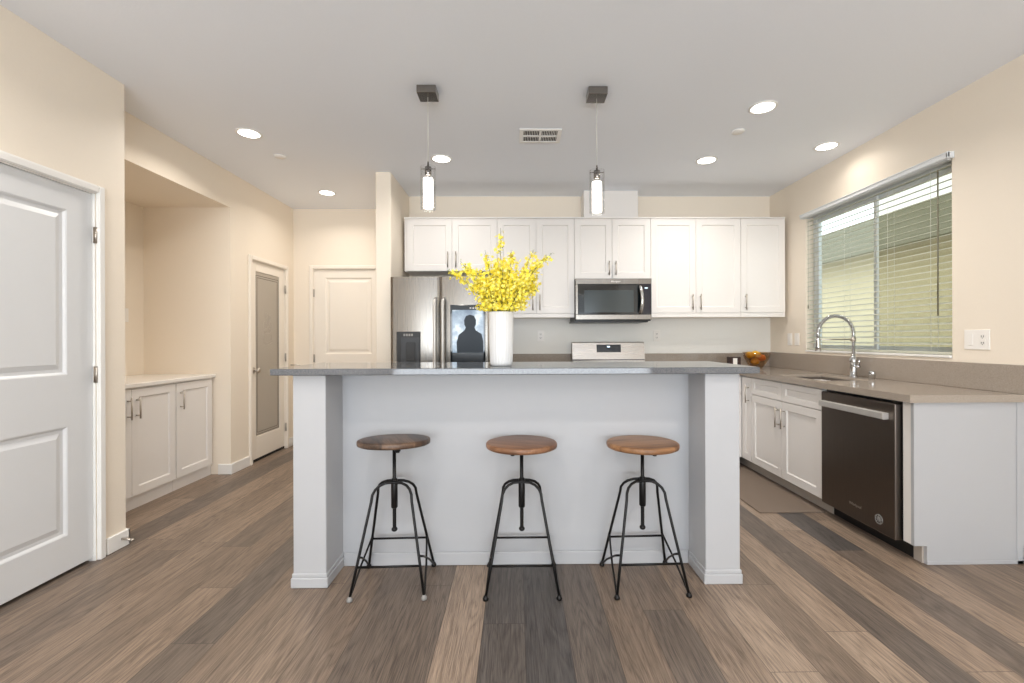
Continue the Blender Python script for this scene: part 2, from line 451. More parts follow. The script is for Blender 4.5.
b.box(XL1 - T, -2.0, REAR_Y - T, REAR_Y, 0, CH).box(2.2, XR + T, REAR_Y - T, REAR_Y, 0, CH).box(-2.0, 2.2, REAR_Y - T, REAR_Y, 2.4, CH)
struct(b.build('wall_rear', 'wall'), 'cream wall around the wide patio door opening', 'wall')
struct(MB().box(-0.20, XR - 0.0005, YB - 0.008, YB - 0.0003, 1.05, 1.435).build('trim_1', 'splashpaint'), 'pale wall strip between counter and wall cabinets', 'wall')


def baseboard(name, pts, label, h=0.095, t=0.014):
    """pts: list of (x0,x1,y0,y1) wall-hugging boxes with a thinner top lip."""
    b = MB()
    for (x0, x1, y0, y1) in pts:
        b.box(x0, x1, y0, y1, 0, h, 0.004)
    struct(b.build(name, 'trim'), label, 'baseboard')


t = 0.015
baseboard('baseboard_left', [(XL1, XL1 + t, D1b + 0.055, 2.735 + t), (XL2, XL1 + t, 2.735, 2.735 + t), (XL1, XL1 + t, REAR_Y, D1a - 0.06)], 'white baseboard at the end of the near left wall')
baseboard('baseboard_far_left', [(XL2, XL2 + t, NI1 + 0.0, D2a - 0.045), (-2.70, XL2 + t, NI1 - t, NI1), (XL2, XL2 + t, D2b + 0.05, YH - t)], 'white baseboard round the niche corner')
baseboard('baseboard_hall', [(XL2, D3a - 0.055, YH - t, YH), (D3b + 0.055, ST0, YH - t, YH), (ST0 - t, ST0, STY, YH - t), (ST0 - t, ST1, STY - t, STY)], 'white baseboard along the hall end')
baseboard('baseboard_right', [(XR - t, XR, REAR_Y, 2.408)], 'white baseboard on the wall before the counter end')


def hinge_mb(T, x, z):
    return MB(T).cyl((x, -0.006, z - 0.045), (x, -0.006, z + 0.045), 0.006, 8).box(x - 0.012, x + 0.012, -0.002, 0.0, z - 0.045, z + 0.045)


MOLD = [(0, 0), (0.006, 0.003), (0.014, 0.011), (0.03, 0.012), (0.05, 0.005), (0.056, 0.003)]


def casing(T, x0, x1, ztop, w, parent, mat='trim'):
    b = MB(T)
    for a, c in ((x0 - w, x0), (x1, x1 + w)):
        b.box(a, c, -0.016, -0.0005, 0, ztop + w, 0.004)
        b.box(a + 0.008 if a < x0 else a + 0.004, c - 0.004 if a < x0 else c - 0.008, -0.022, -0.014, 0, ztop + w - 0.008, 0.003)
    b.box(x0, x1, -0.016, -0.0005, ztop, ztop + w, 0.004)
    b.box(x0, x1, -0.022, -0.014, ztop + 0.004, ztop + w - 0.008, 0.003)
    # jamb lining
    b.box(x0 - 0.0, x0 + 0.004, -0.0005, 0.13, 0, ztop).box(x1 - 0.004, x1, -0.0005, 0.13, 0, ztop).box(x0, x1, -0.0005, 0.13, ztop - 0.004, ztop)
    return b.build('door_frame', mat, parent)


# door_1: near left wall, face looks +X (viewer's right = +Y)
T1 = face_M('E', XL1, 0)
d = thing('door_1', (XL1, (D1a + D1b) / 2, 0), 'white two panel interior door with steel hinges in the near left wall', 'door', kind='structure')
casing(T1, D1a, D1b, 2.032, 0.045, d)
TT = face_M('E', XL1 - 0.012, 0)
MB(TT).panel_slab(D1a + 0.007, D1b - 0.007, 0.035, [(0.020, 0.90, 0.14, 0.14, 0.182, 0.13), (0.90, 2.026, 0.14, 0.14, 0.14, 0.125)], MOLD).build('door_panel', 'door', d)
for z in (1.80, 1.03, 0.25): hinge_mb(T1, D1b - 0.002, z).build('hinge', 'nickel', d)
MB(TT).lathe([(0.028, 0), (0.028, 0.006), (0.012, 0.012), (0.011, 0.035), (0.026, 0.045), (0.027, 0.06), (0.015, 0.07)], (0, 0, 0), 20).build('door_knob', 'nickel', d)
k = d.children[-1]
for v in k.data.vertices:
    co = v.co + d.location - Vector((XL1 - 0.012, 0, 0)); co = Vector((co.z, 0 + co.y, 0)) if False else co
    # turn the lathe axis from z to +x
    v.co = Vector((co.z + XL1 - 0.012, co.y + D1a + 0.07, co.x + 0.96)) - d.location

# door_2: frosted pantry door
T2 = face_M('E', XL2, 0)
d = thing('door_2', (XL2, (D2a + D2b) / 2, 0), 'white pantry door with a tall frosted grey glass panel', 'door', kind='structure')
casing(T2, D2a, D2b, 2.003, 0.045, d, 'door_cream')
TT = face_M('E', XL2 - 0.010, 0)
sl = MB(TT)
x0, x1, z0, z1 = D2a + 0.006, D2b - 0.006, 0.028, 1.998
gx0, gx1, gz0, gz1 = D2a + 0.105, D2b - 0.105, 0.25, 1.905
sl.box(x0, gx0, 0, 0.035, z0, z1, 0.002).box(gx1, x1, 0, 0.035, z0, z1, 0.002).box(gx0, gx1, 0, 0.035, z0, gz0, 0.002).box(gx0, gx1, 0, 0.035, gz1, z1, 0.002)
sl.build('door_panel', 'door_cream', d)
MB(TT).box(gx0, gx1, 0.008, 0.014, gz0, gz1).build('frosted_pane', 'frost', d)
e = MB(TT)
for ins in (0.012, 0.034):
    e.box(gx0 + ins, gx1 - ins, 0.006, 0.0085, gz0 + ins, gz0 + ins + 0.005).box(gx0 + ins, gx1 - ins, 0.006, 0.0085, gz1 - ins - 0.03, gz1 - ins - 0.024)
    e.box(gx0 + ins, gx0 + ins + 0.004, 0.006, 0.0085, gz0 + ins, gz1 - ins - 0.024).box(gx1 - ins - 0.004, gx1 - ins, 0.006, 0.0085, gz0 + ins, gz1 - ins - 0.024)
e.build('etched_border', 'etchdark', d)
e = MB(TT); gc = (gx0 + gx1) / 2
def loop(cx, cz, rx, rz, n=24): return [(cx + rx * math.cos(2 * PI * i / n), 0.0065, cz + rz * math.sin(2 * PI * i / n)) for i in range(n)]
for (ox, oz, rx, rz) in ((0, 1.24, 0.085, 0.05), (0, 1.42, 0.032, 0.07), (-0.05, 1.36, 0.035, 0.05), (0.05, 1.36, 0.035, 0.05), (0, 1.31, 0.06, 0.03), (-0.03, 1.47, 0.02, 0.03), (0.035, 1.45, 0.02, 0.03)):
    e.tube(loop(gc + ox, oz, rx, rz), 0.0022, 5, closed=True)
e.tube([(gc - 0.085, 0.0065, 1.19), (gc, 0.0065, 1.165), (gc + 0.085, 0.0065, 1.19)], 0.003, 5)
e.build('etched_motif', 'etch', d)
kn = MB(TT)
kn.cyl((D2a + 0.055, -0.008, 0.915), (D2a + 0.055, 0.0, 0.915), 0.03).cyl((D2a + 0.055, -0.04, 0.915), (D2a + 0.055, -0.006, 0.915), 0.011).sphere((D2a + 0.055, -0.055, 0.915), 0.027, (1, 0.75, 1))
kn.build('door_knob', 'nickel', d)
for z in (1.78, 1.02, 0.24): hinge_mb(T2, D2b - 0.002, z).build('hinge', 'nickel', d)
MB(TT).box(D2a + 0.005, D2b - 0.005, 0.003, 0.03, 0.001, 0.026).build('threshold_gap', 'darkgap', d)

# door_3: hall end door
T3 = face_M('S', 0, YH)
d = thing('door_3', ((D3a + D3b) / 2, YH, 0), 'cream white panel door at the end of the hall', 'door', kind='structure')
casing(T3, D3a, D3b, 2.037, 0.045, d, 'door_cream')
MB(face_M('S', 0, YH + 0.008)).panel_slab(D3a + 0.005, D3b - 0.005, 0.035, [(0.012, 0.92, 0.128, 0.128, 0.2, 0.11), (0.92, 2.03, 0.128, 0.128, 0.127, 0.09)], MOLD).build('door_panel', 'door_cream', d)
for z in (1.76, 1.0, 0.24): hinge_mb(T3, D3a + 0.002, z).build('hinge', 'nickel', d)

# little spring door stop on the baseboard
ds = MB(); ds.cyl((XL1 + 0.0155, 2.69, 0.055), (XL1 + 0.07, 2.69, 0.05), 0.006, 8).cyl((XL1 + 0.07, 2.69, 0.05), (XL1 + 0.082, 2.69, 0.049), 0.009, 8)
tag(ds.build('door_stop', 'nickel'), 'small metal spring door stop on the white baseboard by the near door', 'door stop')

# ------------------------------------------------------------------ kitchen window, blind, outdoors
w = thing('window_1', (XR + 0.1, (W0 + W1) / 2, WZ0), 'white sliding window over the sink', 'window', kind='structure')
fx0, fx1 = XR + 0.07, XR + 0.13
ym = (W0 + W1) / 2
b = MB()
fw = 0.035
b.box(fx0, fx1, W0, W1, WZ0, WZ0 + fw, 0.004).box(fx0, fx1, W0, W1, WZ1 - fw, WZ1, 0.004)
b.box(fx0, fx1, W0, W0 + fw, WZ0 + fw, WZ1 - fw, 0.004).box(fx0, fx1, W1 - fw, W1, WZ0 + fw, WZ1 - fw, 0.004)
b.build('window_frame', 'vinyl', w)
for (a, c, xo, pm) in ((W0 + fw, ym + 0.03, 0.012, 'panescreen'), (ym - 0.03, W1 - fw, 0.0, 'pane')):
    s = MB(); sx0, sx1 = fx0 + 0.005 + xo * 2, fx0 + 0.025 + xo * 2
    sw = 0.032
    s.box(sx0, sx1, a, a + sw, WZ0 + fw, WZ1 - fw, 0.003).box(sx0, sx1, c - sw, c, WZ0 + fw, WZ1 - fw, 0.003)
    s.box(sx0, sx1, a + sw, c - sw, WZ0 + fw, WZ0 + fw + sw, 0.003).box(sx0, sx1, a + sw, c - sw, WZ1 - fw - sw, WZ1 - fw, 0.003)
    so = s.build('sash', 'vinyl', w)
    MB().box(sx0 + 0.008, sx0 + 0.012, a + sw, c - sw, WZ0 + fw + sw, WZ1 - fw - sw).build('pane', pm, so)
MB().box(XR - 0.012, XR + 0.07, W0 + 0.002, W1 - 0.002, WZ0 + 0.0005, WZ0 + 0.018, 0.004).build('window_sill', 'trim', w)

bl = thing('window_blind', (XR + 0.03, ym, WZ1), 'white horizontal slat blind hanging open in the window over the sink', 'window blind')
b = MB()
b.box(XR - 0.045, XR - 0.03, W0 - 0.02, W1 + 0.02, WZ1 - 0.020, WZ1 + 0.014, 0.003)
b.box(XR - 0.045, XR - 0.001, W0 - 0.02, W0 - 0.008, WZ1 - 0.022, WZ1 + 0.018, 0.002)
b.box(XR - 0.045, XR - 0.001, W1 + 0.008, W1 + 0.02, WZ1 - 0.022, WZ1 + 0.018, 0.002)
b.box(XR - 0.052, XR - 0.03, W0 - 0.02, W1 + 0.02, WZ1 + 0.006, WZ1 + 0.015, 0.003)
b.build('valance', 'vinyl', bl)
MB().box(XR - 0.025, XR + 0.03, W0 + 0.006, W1 - 0.006, WZ1 - 0.024, WZ1 - 0.001, 0.003).build('headrail', 'vinyl', bl)
b = MB(); pitch = 0.0435; z = WZ1 - 0.052; tilt = math.radians(13)
slz = []
while z > WZ0 + 0.06:
    slz.append(z)
    hw = 0.0245; dx, dz = hw * math.cos(tilt), hw * math.sin(tilt); th = 0.0028
    cx = XR + 0.028
    prof = [(cx - dx, z - dz), (cx, z + 0.002), (cx + dx, z + dz), (cx + dx, z + dz + th), (cx, z + 0.002 + th), (cx - dx, z - dz + th)]
    b.prism(prof, 'y', W0 + 0.008, W1 - 0.008)
    z -= pitch
b.build('slats', 'slat', bl)
MB().box(XR + 0.003, XR + 0.053, W0 + 0.008, W1 - 0.008, WZ0 + 0.02, WZ0 + 0.038, 0.003).build('bottom_rail', 'slat', bl)
for yy in (W0 + 0.15, ym - 0.22, ym + 0.22, W1 - 0.15):
    b = MB()
    for xx in (XR + 0.0035, XR + 0.0525): b.cyl((xx, yy, WZ0 + 0.03), (xx, yy, WZ1 - 0.04), 0.0012, 5)
    b.build('ladder_cord', 'cord', bl)
MB().cyl((XR - 0.004, W0 + 0.09, WZ1 - 0.06), (XR - 0.006, W0 + 0.09, 1.36), 0.0045, 8).build('tilt_wand', 'wand', bl)
b = MB(); b.cyl((XR - 0.003, W1 - 0.04, WZ1 - 0.04), (XR - 0.004, W1 - 0.04, 1.52), 0.0012, 5).lathe([(0.002, 0.02), (0.006, 0), (0.005, -0.02)], (XR - 0.004, W1 - 0.04, 1.51), 8)
b.build('pull_cord', 'wand', bl)

# neighbour's house, hedge and yard outside
struct(MB().box(2.95, 14, -4, 22, -0.35, -0.15).build('ground_yard', 'soil'), 'pale ground outside the window', 'ground')
nb = thing('neighbour_house', (5.4, 9, -0.15), 'beige stucco neighbouring house with grey eaves seen through the blind', 'house')
MB().box(5.4, 7.5, 1.0, 20, -0.15, 2.72).build('house_wall', 'stucco', nb)
MB().prism([(5.0, 2.70), (7.5, 3.0), (7.5, 3.1), (5.0, 2.80)], 'y', 0.8, 20).build('roof', 'rooftile', nb)
MB().box(4.97, 5.02, 0.8, 20, 2.42, 2.88).build('fascia', 'stuccodark', nb)
wf = MB().box(5.36, 5.42, 9.4, 10.6, 1.6, 2.25, 0.01).build('house_window', 'vinyl', nb)
MB().box(5.35, 5.37, 9.46, 10.54, 1.66, 2.19).build('house_pane', 'mwwindow', wf)
hd = MB()
for i in range(900):
    y = random.uniform(3.0, 16); x = random.uniform(4.4, 5.1); zz = random.uniform(-0.15, 0.95 + 0.15 * math.sin(y * 2))
    r = random.uniform(0.05, 0.11); a = random.uniform(0, PI); el = random.uniform(-1, 1)
    dx, dy, dz = math.cos(a) * r, math.sin(a) * r, el * r * 0.6
    hd.quad([(x - dx, y - dy, zz - dz), (x + dy * 0.4, y - dx * 0.4, zz + r * 0.3), (x + dx, y + dy, zz + dz), (x - dy * 0.4, y + dx * 0.4, zz - r * 0.3)])
hd.sphere((4.8, 6, 0.2), 0.5, (0.6, 6.0, 1.2), 20).sphere((4.8, 12, 0.2), 0.5, (0.6, 7.0, 1.2), 20)
tag(hd.build('hedge', 'hedge'), 'low grey green hedge in front of the neighbouring house', 'hedge')

# ------------------------------------------------------------------ cabinets
SHAKER = [(0, 0), (0.003, 0.002), (0.008, 0.009)]


def pull(T, x, z0, z1, parent, name='handle'):
    b = MB(T); b.cyl((x, -0.032, z0), (x, -0.032, z1), 0.0055, 10)
    for z in (z0 + 0.022, z1 - 0.022): b.cyl((x, -0.032, z), (x, 0.001, z), 0.0045, 8)
    return b.build(name, 'nickel', parent)


def cab_door(T, x0, x1, z0, z1, parent, handle=None, stile=0.058, name='door'):
    g = 0.0018
    do = MB(T).panel_slab(x0 + g, x1 - g, 0.018, [(z0 + g, z1 - g, stile, stile, stile, stile)], SHAKER).build(name, 'cab', parent)
    if handle: pull(T, handle[0], handle[1], handle[2], do)
    return do


# --- wall cabinets, back wall; door fronts at y = YC
YC = 4.508
TU = face_M('S', 0, YC)
UZ1 = 2.42


def wall_cab(x0, x1, z0, doors, label, depth=0.35, rail=True):
    c = thing('wall_cabinet', ((x0 + x1) / 2, YB, z0), label, 'cabinet', 'white wall cabinets on the back wall')
    MB(TU).box(x0 + 0.0008, x1 - 0.0008, 0.0195, depth - 0.001, z0, UZ1, 0.001).build('body', 'cab', c)
    for (a, bb, h) in doors: cab_door(TU, a, bb, z0 + 0.001, UZ1 - 0.012, c, h)
    MB(TU).box(x0 + 0.0008, x1 - 0.0008, -0.004, 0.019, UZ1 - 0.010, UZ1 + 0.006, 0.002).build('top_trim', 'cab', c)
    if rail:
        MB(TU).box(x0 + 0.001, x1 - 0.001, 0.002, 0.020, z0 - 0.042, z0 - 0.001, 0.002).build('light_rail', 'cab', c)
    return c


UX = [-1.105, -0.631, -0.184, 0.202, 0.582, 0.958, 1.343, 1.795, 2.243, 2.69]
wall_cab(UX[0] + 0.0, UX[2], 1.892, [(UX[0] + 0.028, UX[1], (UX[1] - 0.04, 1.925, 2.08)), (UX[1], UX[2], (UX[1] + 0.04, 1.925, 2.08))],
         'short white two door wall cabinet above the refrigerator', rail=False)
wall_cab(UX[2], UX[4], 1.470, [(UX[2], UX[3], (UX[3] - 0.035, 1.50, 1.655)), (UX[3], UX[4], (UX[3] + 0.035, 1.50, 1.655))],
         'tall white two door wall cabinet behind the yellow flowers')
wall_cab(UX[4], UX[6], 1.812, [(UX[4], UX[5], (UX[5] - 0.033, 1.845, 1.985)), (UX[5], UX[6], (UX[5] + 0.033, 1.845, 1.985))],
         'short white two door wall cabinet above the microwave', rail=False)
wall_cab(UX[6], UX[8], 1.470, [(UX[6], UX[7], (UX[7] - 0.04, 1.50, 1.655)), (UX[7], UX[8], (UX[7] + 0.04, 1.50, 1.655))],
         'wide white two door wall cabinet between microwave and corner cabinet')
wall_cab(UX[8], UX[9], 1.470, [(UX[8], UX[9], (UX[8] + 0.045, 1.50, 1.655))],
         'single door white wall cabinet nearest the window corner')
# filler at the left of the fridge cabinet is part of its body; duct cover above the microwave cabinet
tag(MB().box(0.70, 1.26, 4.66, YB - 0.001, UZ1 + 0.0065, CH - 0.001, 0.003).build('duct_cover', 'cab'), 'white boxed duct cover between microwave cabinet and ceiling', 'duct cover')

# --- microwave
mw = thing('microwave', (0.95, YB, 1.39), 'stainless over the range microwave with black glass door and curved handle', 'microwave')
TM = face_M('S', 0.580, 4.438)
mw_w, mz0, mz1 = 0.752, 1.392, 1.806
MB(TM).box(0.0, mw_w, 0.04, 0.418, mz0, mz1 - 0.0, 0.003).build('body', 'black', mw)
MB(TM).box(0.004, mw_w - 0.002, 0.0, 0.04, mz1 - 0.055, mz1, 0.003).box(0.004, mw_w - 0.002, 0.0, 0.04, mz0 + 0.012, mz0 + 0.062, 0.003).box(0.004, 0.028, 0.0, 0.04, mz0 + 0.0625, mz1 - 0.0555, 0.002).build('steel_trim', 'steel', mw)
dr = MB(TM).box(0.029, 0.640, 0.002, 0.04, mz0 + 0.0625, mz1 - 0.0555, 0.002).build('door', 'blackglass', mw)
MB(TM).box(0.09, 0.575, 0.0006, 0.002, mz0 + 0.083, mz1 - 0.115).build('window', 'mwwindow', dr)
hp = [(0.632, 0.0, mz0 + 0.075), (0.632, -0.018, mz0 + 0.08)] + [(0.634 + 0.010 * math.sin(PI * i / 8), -0.03 - 0.022 * math.sin(PI * i / 8), mz0 + 0.085 + (mz1 - mz0 - 0.175) * i / 8) for i in range(9)] + [(0.632, -0.018, mz1 - 0.085), (0.632, 0.0, mz1 - 0.08)]
hb = MB(TM); hb.tube(hp, 0.017, 12); hb.build('handle', 'chrome', dr)
pn = MB(TM).box(0.642, mw_w - 0.002, 0.002, 0.04, mz0 + 0.0625, mz1 - 0.0555, 0.002).build('control_panel', simple('navy_black_control_glass', srgb(16, 17, 34), 0.12), mw)
MB(TM).box(0.683, 0.712, 0.0006, 0.002, mz1 - 0.098, mz1 - 0.088).build('display', emit('blue_clock_digits', (0.6, 0.85, 1, 1), 0.9), pn)
MB(TM).box(-0.012, mw_w - 0.03, 0.03, 0.4, mz0 - 0.014, mz0, 0.002).build('vent_grille', 'black', mw)


def text_part(body, size, T, loc, mat, parent, name='brand_lettering', ex=0.0006):
    cu = bpy.data.curves.new(name, 'FONT'); cu.body = body; cu.size = size; cu.extrude = ex; cu.align_x = 'CENTER'
    o = bpy.data.objects.new(name, cu); COL.objects.link(o)
    dg = bpy.context.evaluated_depsgraph_get(); dg.update()
    me = bpy.data.meshes.new_from_object(o.evaluated_get(dg)); bpy.data.objects.remove(o)
    me.materials.clear(); me.materials.append(M[mat])
    # letters drawn in local x/z, facing -y
    Rm = T @ Matrix.Translation(loc) @ Matrix.Rotation(PI / 2, 4, 'X')
    me.transform(Matrix.Translation(-parent_world(parent)) @ Rm)
    o = bpy.data.objects.new(name, me); COL.objects.link(o); o.parent = parent
    return o


def parent_world(p):
    w_ = Vector((0, 0, 0))
    while p is not None: w_ += p.location; p = p.parent
    return w_


text_part('Whirlpool', 0.022, TM, (mw_w * 0.5 + 0.02, -0.0008, mz1 - 0.036), 'plate', mw)

# --- refrigerator
FX0, FX1, FY, FZ = -1.098, -0.228, 3.985, 1.765
fr = thing('refrigerator', ((FX0 + FX1) / 2, 4.4, 0), 'stainless french door refrigerator with dispenser and tall touch screen', 'refrigerator')
TF = face_M('S', 0, FY)
MB().box(FX0 + 0.01, FX1 - 0.01, FY + 0.085, YB - 0.03, 0.03, FZ - 0.015, 0.006).build('body', 'darkgrey', fr)
fxm = -0.668
def fr_door(x0, x1, z0, z1, name):
    b = MB(TF); n = 40; pr = []
    for i in range(n + 1):
        tt = i / n; x = x0 + (x1 - x0) * tt; e = min(tt, 1 - tt) * (x1 - x0)
        y = 0.010 * (1 - math.sin(min(1, tt / 0.5 if tt < .5 else (1 - tt) / 0.5) * PI / 2)) + (0.006 * (1 - e / 0.02) if e < 0.02 else 0)
        pr.append((x, y))
    pr += [(x1, 0.075), (x0, 0.075)]
    b.prism(pr, 'z', z0, z1)
    return b.build(name, 'steel', fr)
dl = fr_door(FX0, fxm - 0.002, 0.70, FZ, 'door'); drr = fr_door(fxm + 0.002, FX1, 0.70, FZ, 'door')
dw_ = fr_door(FX0, FX1, 0.38, 0.692, 'freezer_drawer'); dw2 = fr_door(FX0, FX1, 0.05, 0.372, 'freezer_drawer')
for p, x in ((dl, fxm - 0.035), (drr, fxm + 0.035)):
    b = MB(TF); b.tube([(x, 0.004, 0.80), (x, -0.04, 0.84), (x, -0.052, 0.90), (x, -0.052, 1.50), (x, -0.04, 1.55), (x, 0.004, 1.575)], 0.015, 12); b.build('handle', 'satin', p)
for p, z in ((dw_, 0.63), (dw2, 0.31)):
    b = MB(TF); b.tube([(FX0 + 0.1, 0.004, z), (FX0 + 0.13, -0.05, z), (FX1 - 0.13, -0.05, z), (FX1 - 0.1, 0.004, z)], 0.013, 12); b.build('handle', 'satin', p)
dx0, dx1 = -1.045, -0.835
dp = MB(TF).box(dx0, dx1, -0.004, 0.012, 0.93, 1.285, 0.003).build('dispenser', 'black', dl)
b = MB(TF); b.box(dx0 + 0.04, dx1 - 0.008, -0.0065, -0.004, 0.945, 1.235, 0.001); b.build('dispenser_recess', 'darkgrey', dp)
b = MB(TF); b.box(dx0 + 0.085, dx1 - 0.045, -0.012, -0.0068, 1.03, 1.19, 0.002); b.build('dispenser_paddle', 'black', dp)
b = MB(TF)
for i in range(4): b.box(dx0 + 0.062 + i * 0.022, dx0 + 0.078 + i * 0.022, -0.0055, -0.004, 1.246, 1.266)
b.build('dispenser_icons', 'footpad', dp)
sx0, sx1, sz0, sz1 = -0.574, -0.268, 0.90, 1.518
sc = MB(TF).box(sx0, sx1, -0.006, 0.012, sz0, sz1, 0.003).build('touch_screen', 'blackglass', drr)


def reflection_mat():  # glowing colours stand in for the bright room reflected in the glass
    m = NT('painted_screen_reflection'); co = m.obj()
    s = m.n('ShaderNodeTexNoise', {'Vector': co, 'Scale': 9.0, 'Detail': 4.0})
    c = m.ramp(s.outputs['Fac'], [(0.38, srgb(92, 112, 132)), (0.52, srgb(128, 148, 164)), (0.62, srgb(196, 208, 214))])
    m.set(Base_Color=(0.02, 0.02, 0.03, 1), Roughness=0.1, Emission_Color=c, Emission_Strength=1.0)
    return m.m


M['screen'] = reflection_mat()
M['silhouette'] = simple('painted_reflected_figure', srgb(34, 46, 58), 0.5, noise=0.0)  # painted reflection of a person standing before the fridge
M['reflectlow'] = simple('painted_reflection_low', srgb(20, 24, 30), 0.2, noise=0.0)
MB(TF).box(sx0 + 0.018, sx1 - 0.016, -0.0072, -0.006, 1.10, sz1 - 0.045).build('screen_reflection', 'screen', sc)
b = MB(TF)
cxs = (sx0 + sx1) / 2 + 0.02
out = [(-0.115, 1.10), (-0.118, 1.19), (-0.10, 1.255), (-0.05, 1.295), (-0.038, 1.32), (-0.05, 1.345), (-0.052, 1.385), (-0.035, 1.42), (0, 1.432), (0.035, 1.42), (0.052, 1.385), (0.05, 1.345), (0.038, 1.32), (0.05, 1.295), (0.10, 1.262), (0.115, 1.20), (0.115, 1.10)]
b.prism([(cxs + x, z) for x, z in out], 'y', -0.0080, -0.0073); b.build('reflected_silhouette', 'silhouette', sc)
MB(TF).box(sx0 + 0.018, sx1 - 0.016, -0.0076, -0.006, 0.93, 1.10).build('screen_reflection_low', 'reflectlow', sc)  # dark lower part of the painted reflection
b = MB(TF)
for i in range(5): b.box(sx0 + 0.17 + i * 0.024, sx0 + 0.185 + i * 0.024, -0.0074, -0.006, sz1 - 0.034, sz1 - 0.024)
b.build('screen_icons', 'plate', sc)
MB(TF).box(FX1 - 0.06, FX1 - 0.045, -0.002, 0.012, 1.64, 1.70).build('door_badge', 'black', drr)

# --- range
rg = thing('range', (0.965, 4.5, 0), 'stainless kitchen range with black display behind the island', 'range')
RX0, RX1 = 0.592, 1.346
MB().box(RX0, RX1, 4.225, YB - 0.03, 0.03, 0.90, 0.004).build('body', 'steel', rg)
ct = MB().box(RX0, RX1, 4.20, 4.76, 0.9005, 0.925, 0.004).build('cooktop', 'blackglass', rg)
for x in (0.78, 1.16):
    for y in (4.35, 4.60):
        b = MB(); b.lathe([(0.045, 0), (0.045, 0.012), (0.03, 0.016)], (x, y, 0.925), 18)
        for a in range(4): b.box(x - 0.09 if a % 2 == 0 else x - 0.006, x + 0.09 if a % 2 == 0 else x + 0.006, y - 0.006 if a % 2 == 0 else y - 0.09, y + 0.006 if a % 2 == 0 else y + 0.09, 0.9415, 0.951)
        b.build('burner_grate', 'iron', ct)
bp = [(4.745, 0.926), (YB - 0.012, 0.926), (YB - 0.012, 1.182), (4.79, 1.182), (4.768, 1.172), (4.745, 1.005)]
bg = MB().prism(bp, 'x', RX0 - 0.002, RX1 + 0.002).build('control_panel', 'steelh', rg)
MB().prism([(4.744, 1.0), (4.750, 0.94), (4.755, 0.94), (4.755, 1.0)], 'x', RX0, RX1).build('lower_strip', 'black', bg)
MB().prism([(4.7655, 1.155), (4.7545, 1.075), (4.752, 1.075), (4.763, 1.155)], 'x', 0.845, 1.10).build('display', 'blackglass', bg)
MB().prism([(4.762, 1.14), (4.760, 1.125), (4.7585, 1.125), (4.7605, 1.14)], 'x', 0.955, 0.985).build('clock_digits', emit('pale_clock_digits', (0.6, 0.8, 1, 1), 1.2), bg)
od = MB().box(RX0 + 0.005, RX1 - 0.005, 4.185, 4.2245, 0.22, 0.80, 0.004).build('oven_door', 'steel', rg)
MB().box(RX0 + 0.1, RX1 - 0.1, 4.182, 4.185, 0.33, 0.66).build('oven_window', 'blackglass', od)
b = MB(); b.tube([(RX0 + 0.06, 4.184, 0.74), (RX0 + 0.08, 4.14, 0.74), (RX1 - 0.08, 4.14, 0.74), (RX1 - 0.06, 4.184, 0.74)], 0.011, 10); b.build('handle', 'steelh', od)
for i in range(5):
    x = RX0 + 0.11 + i * 0.1335
    MB().cyl((x, 4.185, 0.85), (x, 4.2248, 0.85), 0.02).build('knob', 'steelh', rg)

# --- base cabinets
CZ0, CZ1 = 0.872, 0.912
TB = face_M('S', 0, 4.24)


def base_cab(name, T, x0, x1, doors, drawers, label, depth=0.6, body_depth=None, group='white base cabinets', origin=None, ztop=CZ0 - 0.001, toe=True, toe_in=0.075, toe_m='toe'):
    c0 = T @ Vector(((x0 + x1) / 2, 0.3, 0))
    c = thing(name, c0, label, 'cabinet', group)
    MB(T).box(x0 + 0.0008, x1 - 0.0008, 0.0195, depth, 0.1, ztop, 0.001).build('body', 'cab', c)
    if toe: MB(T).box(x0 + 0.0008, x1 - 0.0008, toe_in, depth, 0.0, 0.0995).build('toe_kick', toe_m, c)
    for (a, bb, z0, z1, h) in doors: cab_door(T, a, bb, z0, z1, c, h)
    for (a, bb, z0, z1) in drawers:
        g = 0.0018
        MB(T).panel_slab(a + g, bb - g, 0.018, [(z0 + g, z1 - g, 0.045, 0.045, 0.04, 0.04)], SHAKER).build('drawer', 'cab', c)
    return c


base_cab('base_cabinet', TB, -0.20, 0.588, [(-0.20, 0.194, 0.1, 0.70, (0.16, 0.50, 0.66)), (0.194, 0.588, 0.1, 0.70, (0.23, 0.50, 0.66))], [(-0.20, 0.194, 0.705, 0.86), (0.194, 0.588, 0.705, 0.86)],
         'white base cabinet between refrigerator and range')
base_cab('base_cabinet', TB, 1.352, 2.115, [(1.352, 1.74, 0.1, 0.70, (1.70, 0.50, 0.66)), (1.74, 2.115, 0.1, 0.70, (1.78, 0.50, 0.66))], [(1.352, 1.74, 0.705, 0.86), (1.74, 2.115, 0.705, 0.86)],
         'white base cabinet between range and corner')
# right run: local x = -world y ; front at X = 2.116
XD = 2.116
TR = face_M('W', XD, 0)
base_cab('base_cabinet', TR, -4.855, -4.072, [(-4.235, -4.074, 0.1, 0.862, (-4.112, 0.63, 0.79))], [], 'narrow white corner base cabinet beside the sink cabinet', depth=0.61)
base_cab('base_cabinet', TR, -4.070, -3.122, [(-4.070, -3.60, 0.1, 0.712, (-3.64, 0.50, 0.66)), (-3.60, -3.124, 0.1, 0.712, (-3.56, 0.50, 0.66))], [(-4.070, -3.60, 0.716, 0.862), (-3.60, -3.124, 0.716, 0.862)],
         'white two door sink base cabinet left of the dishwasher', depth=0.61)
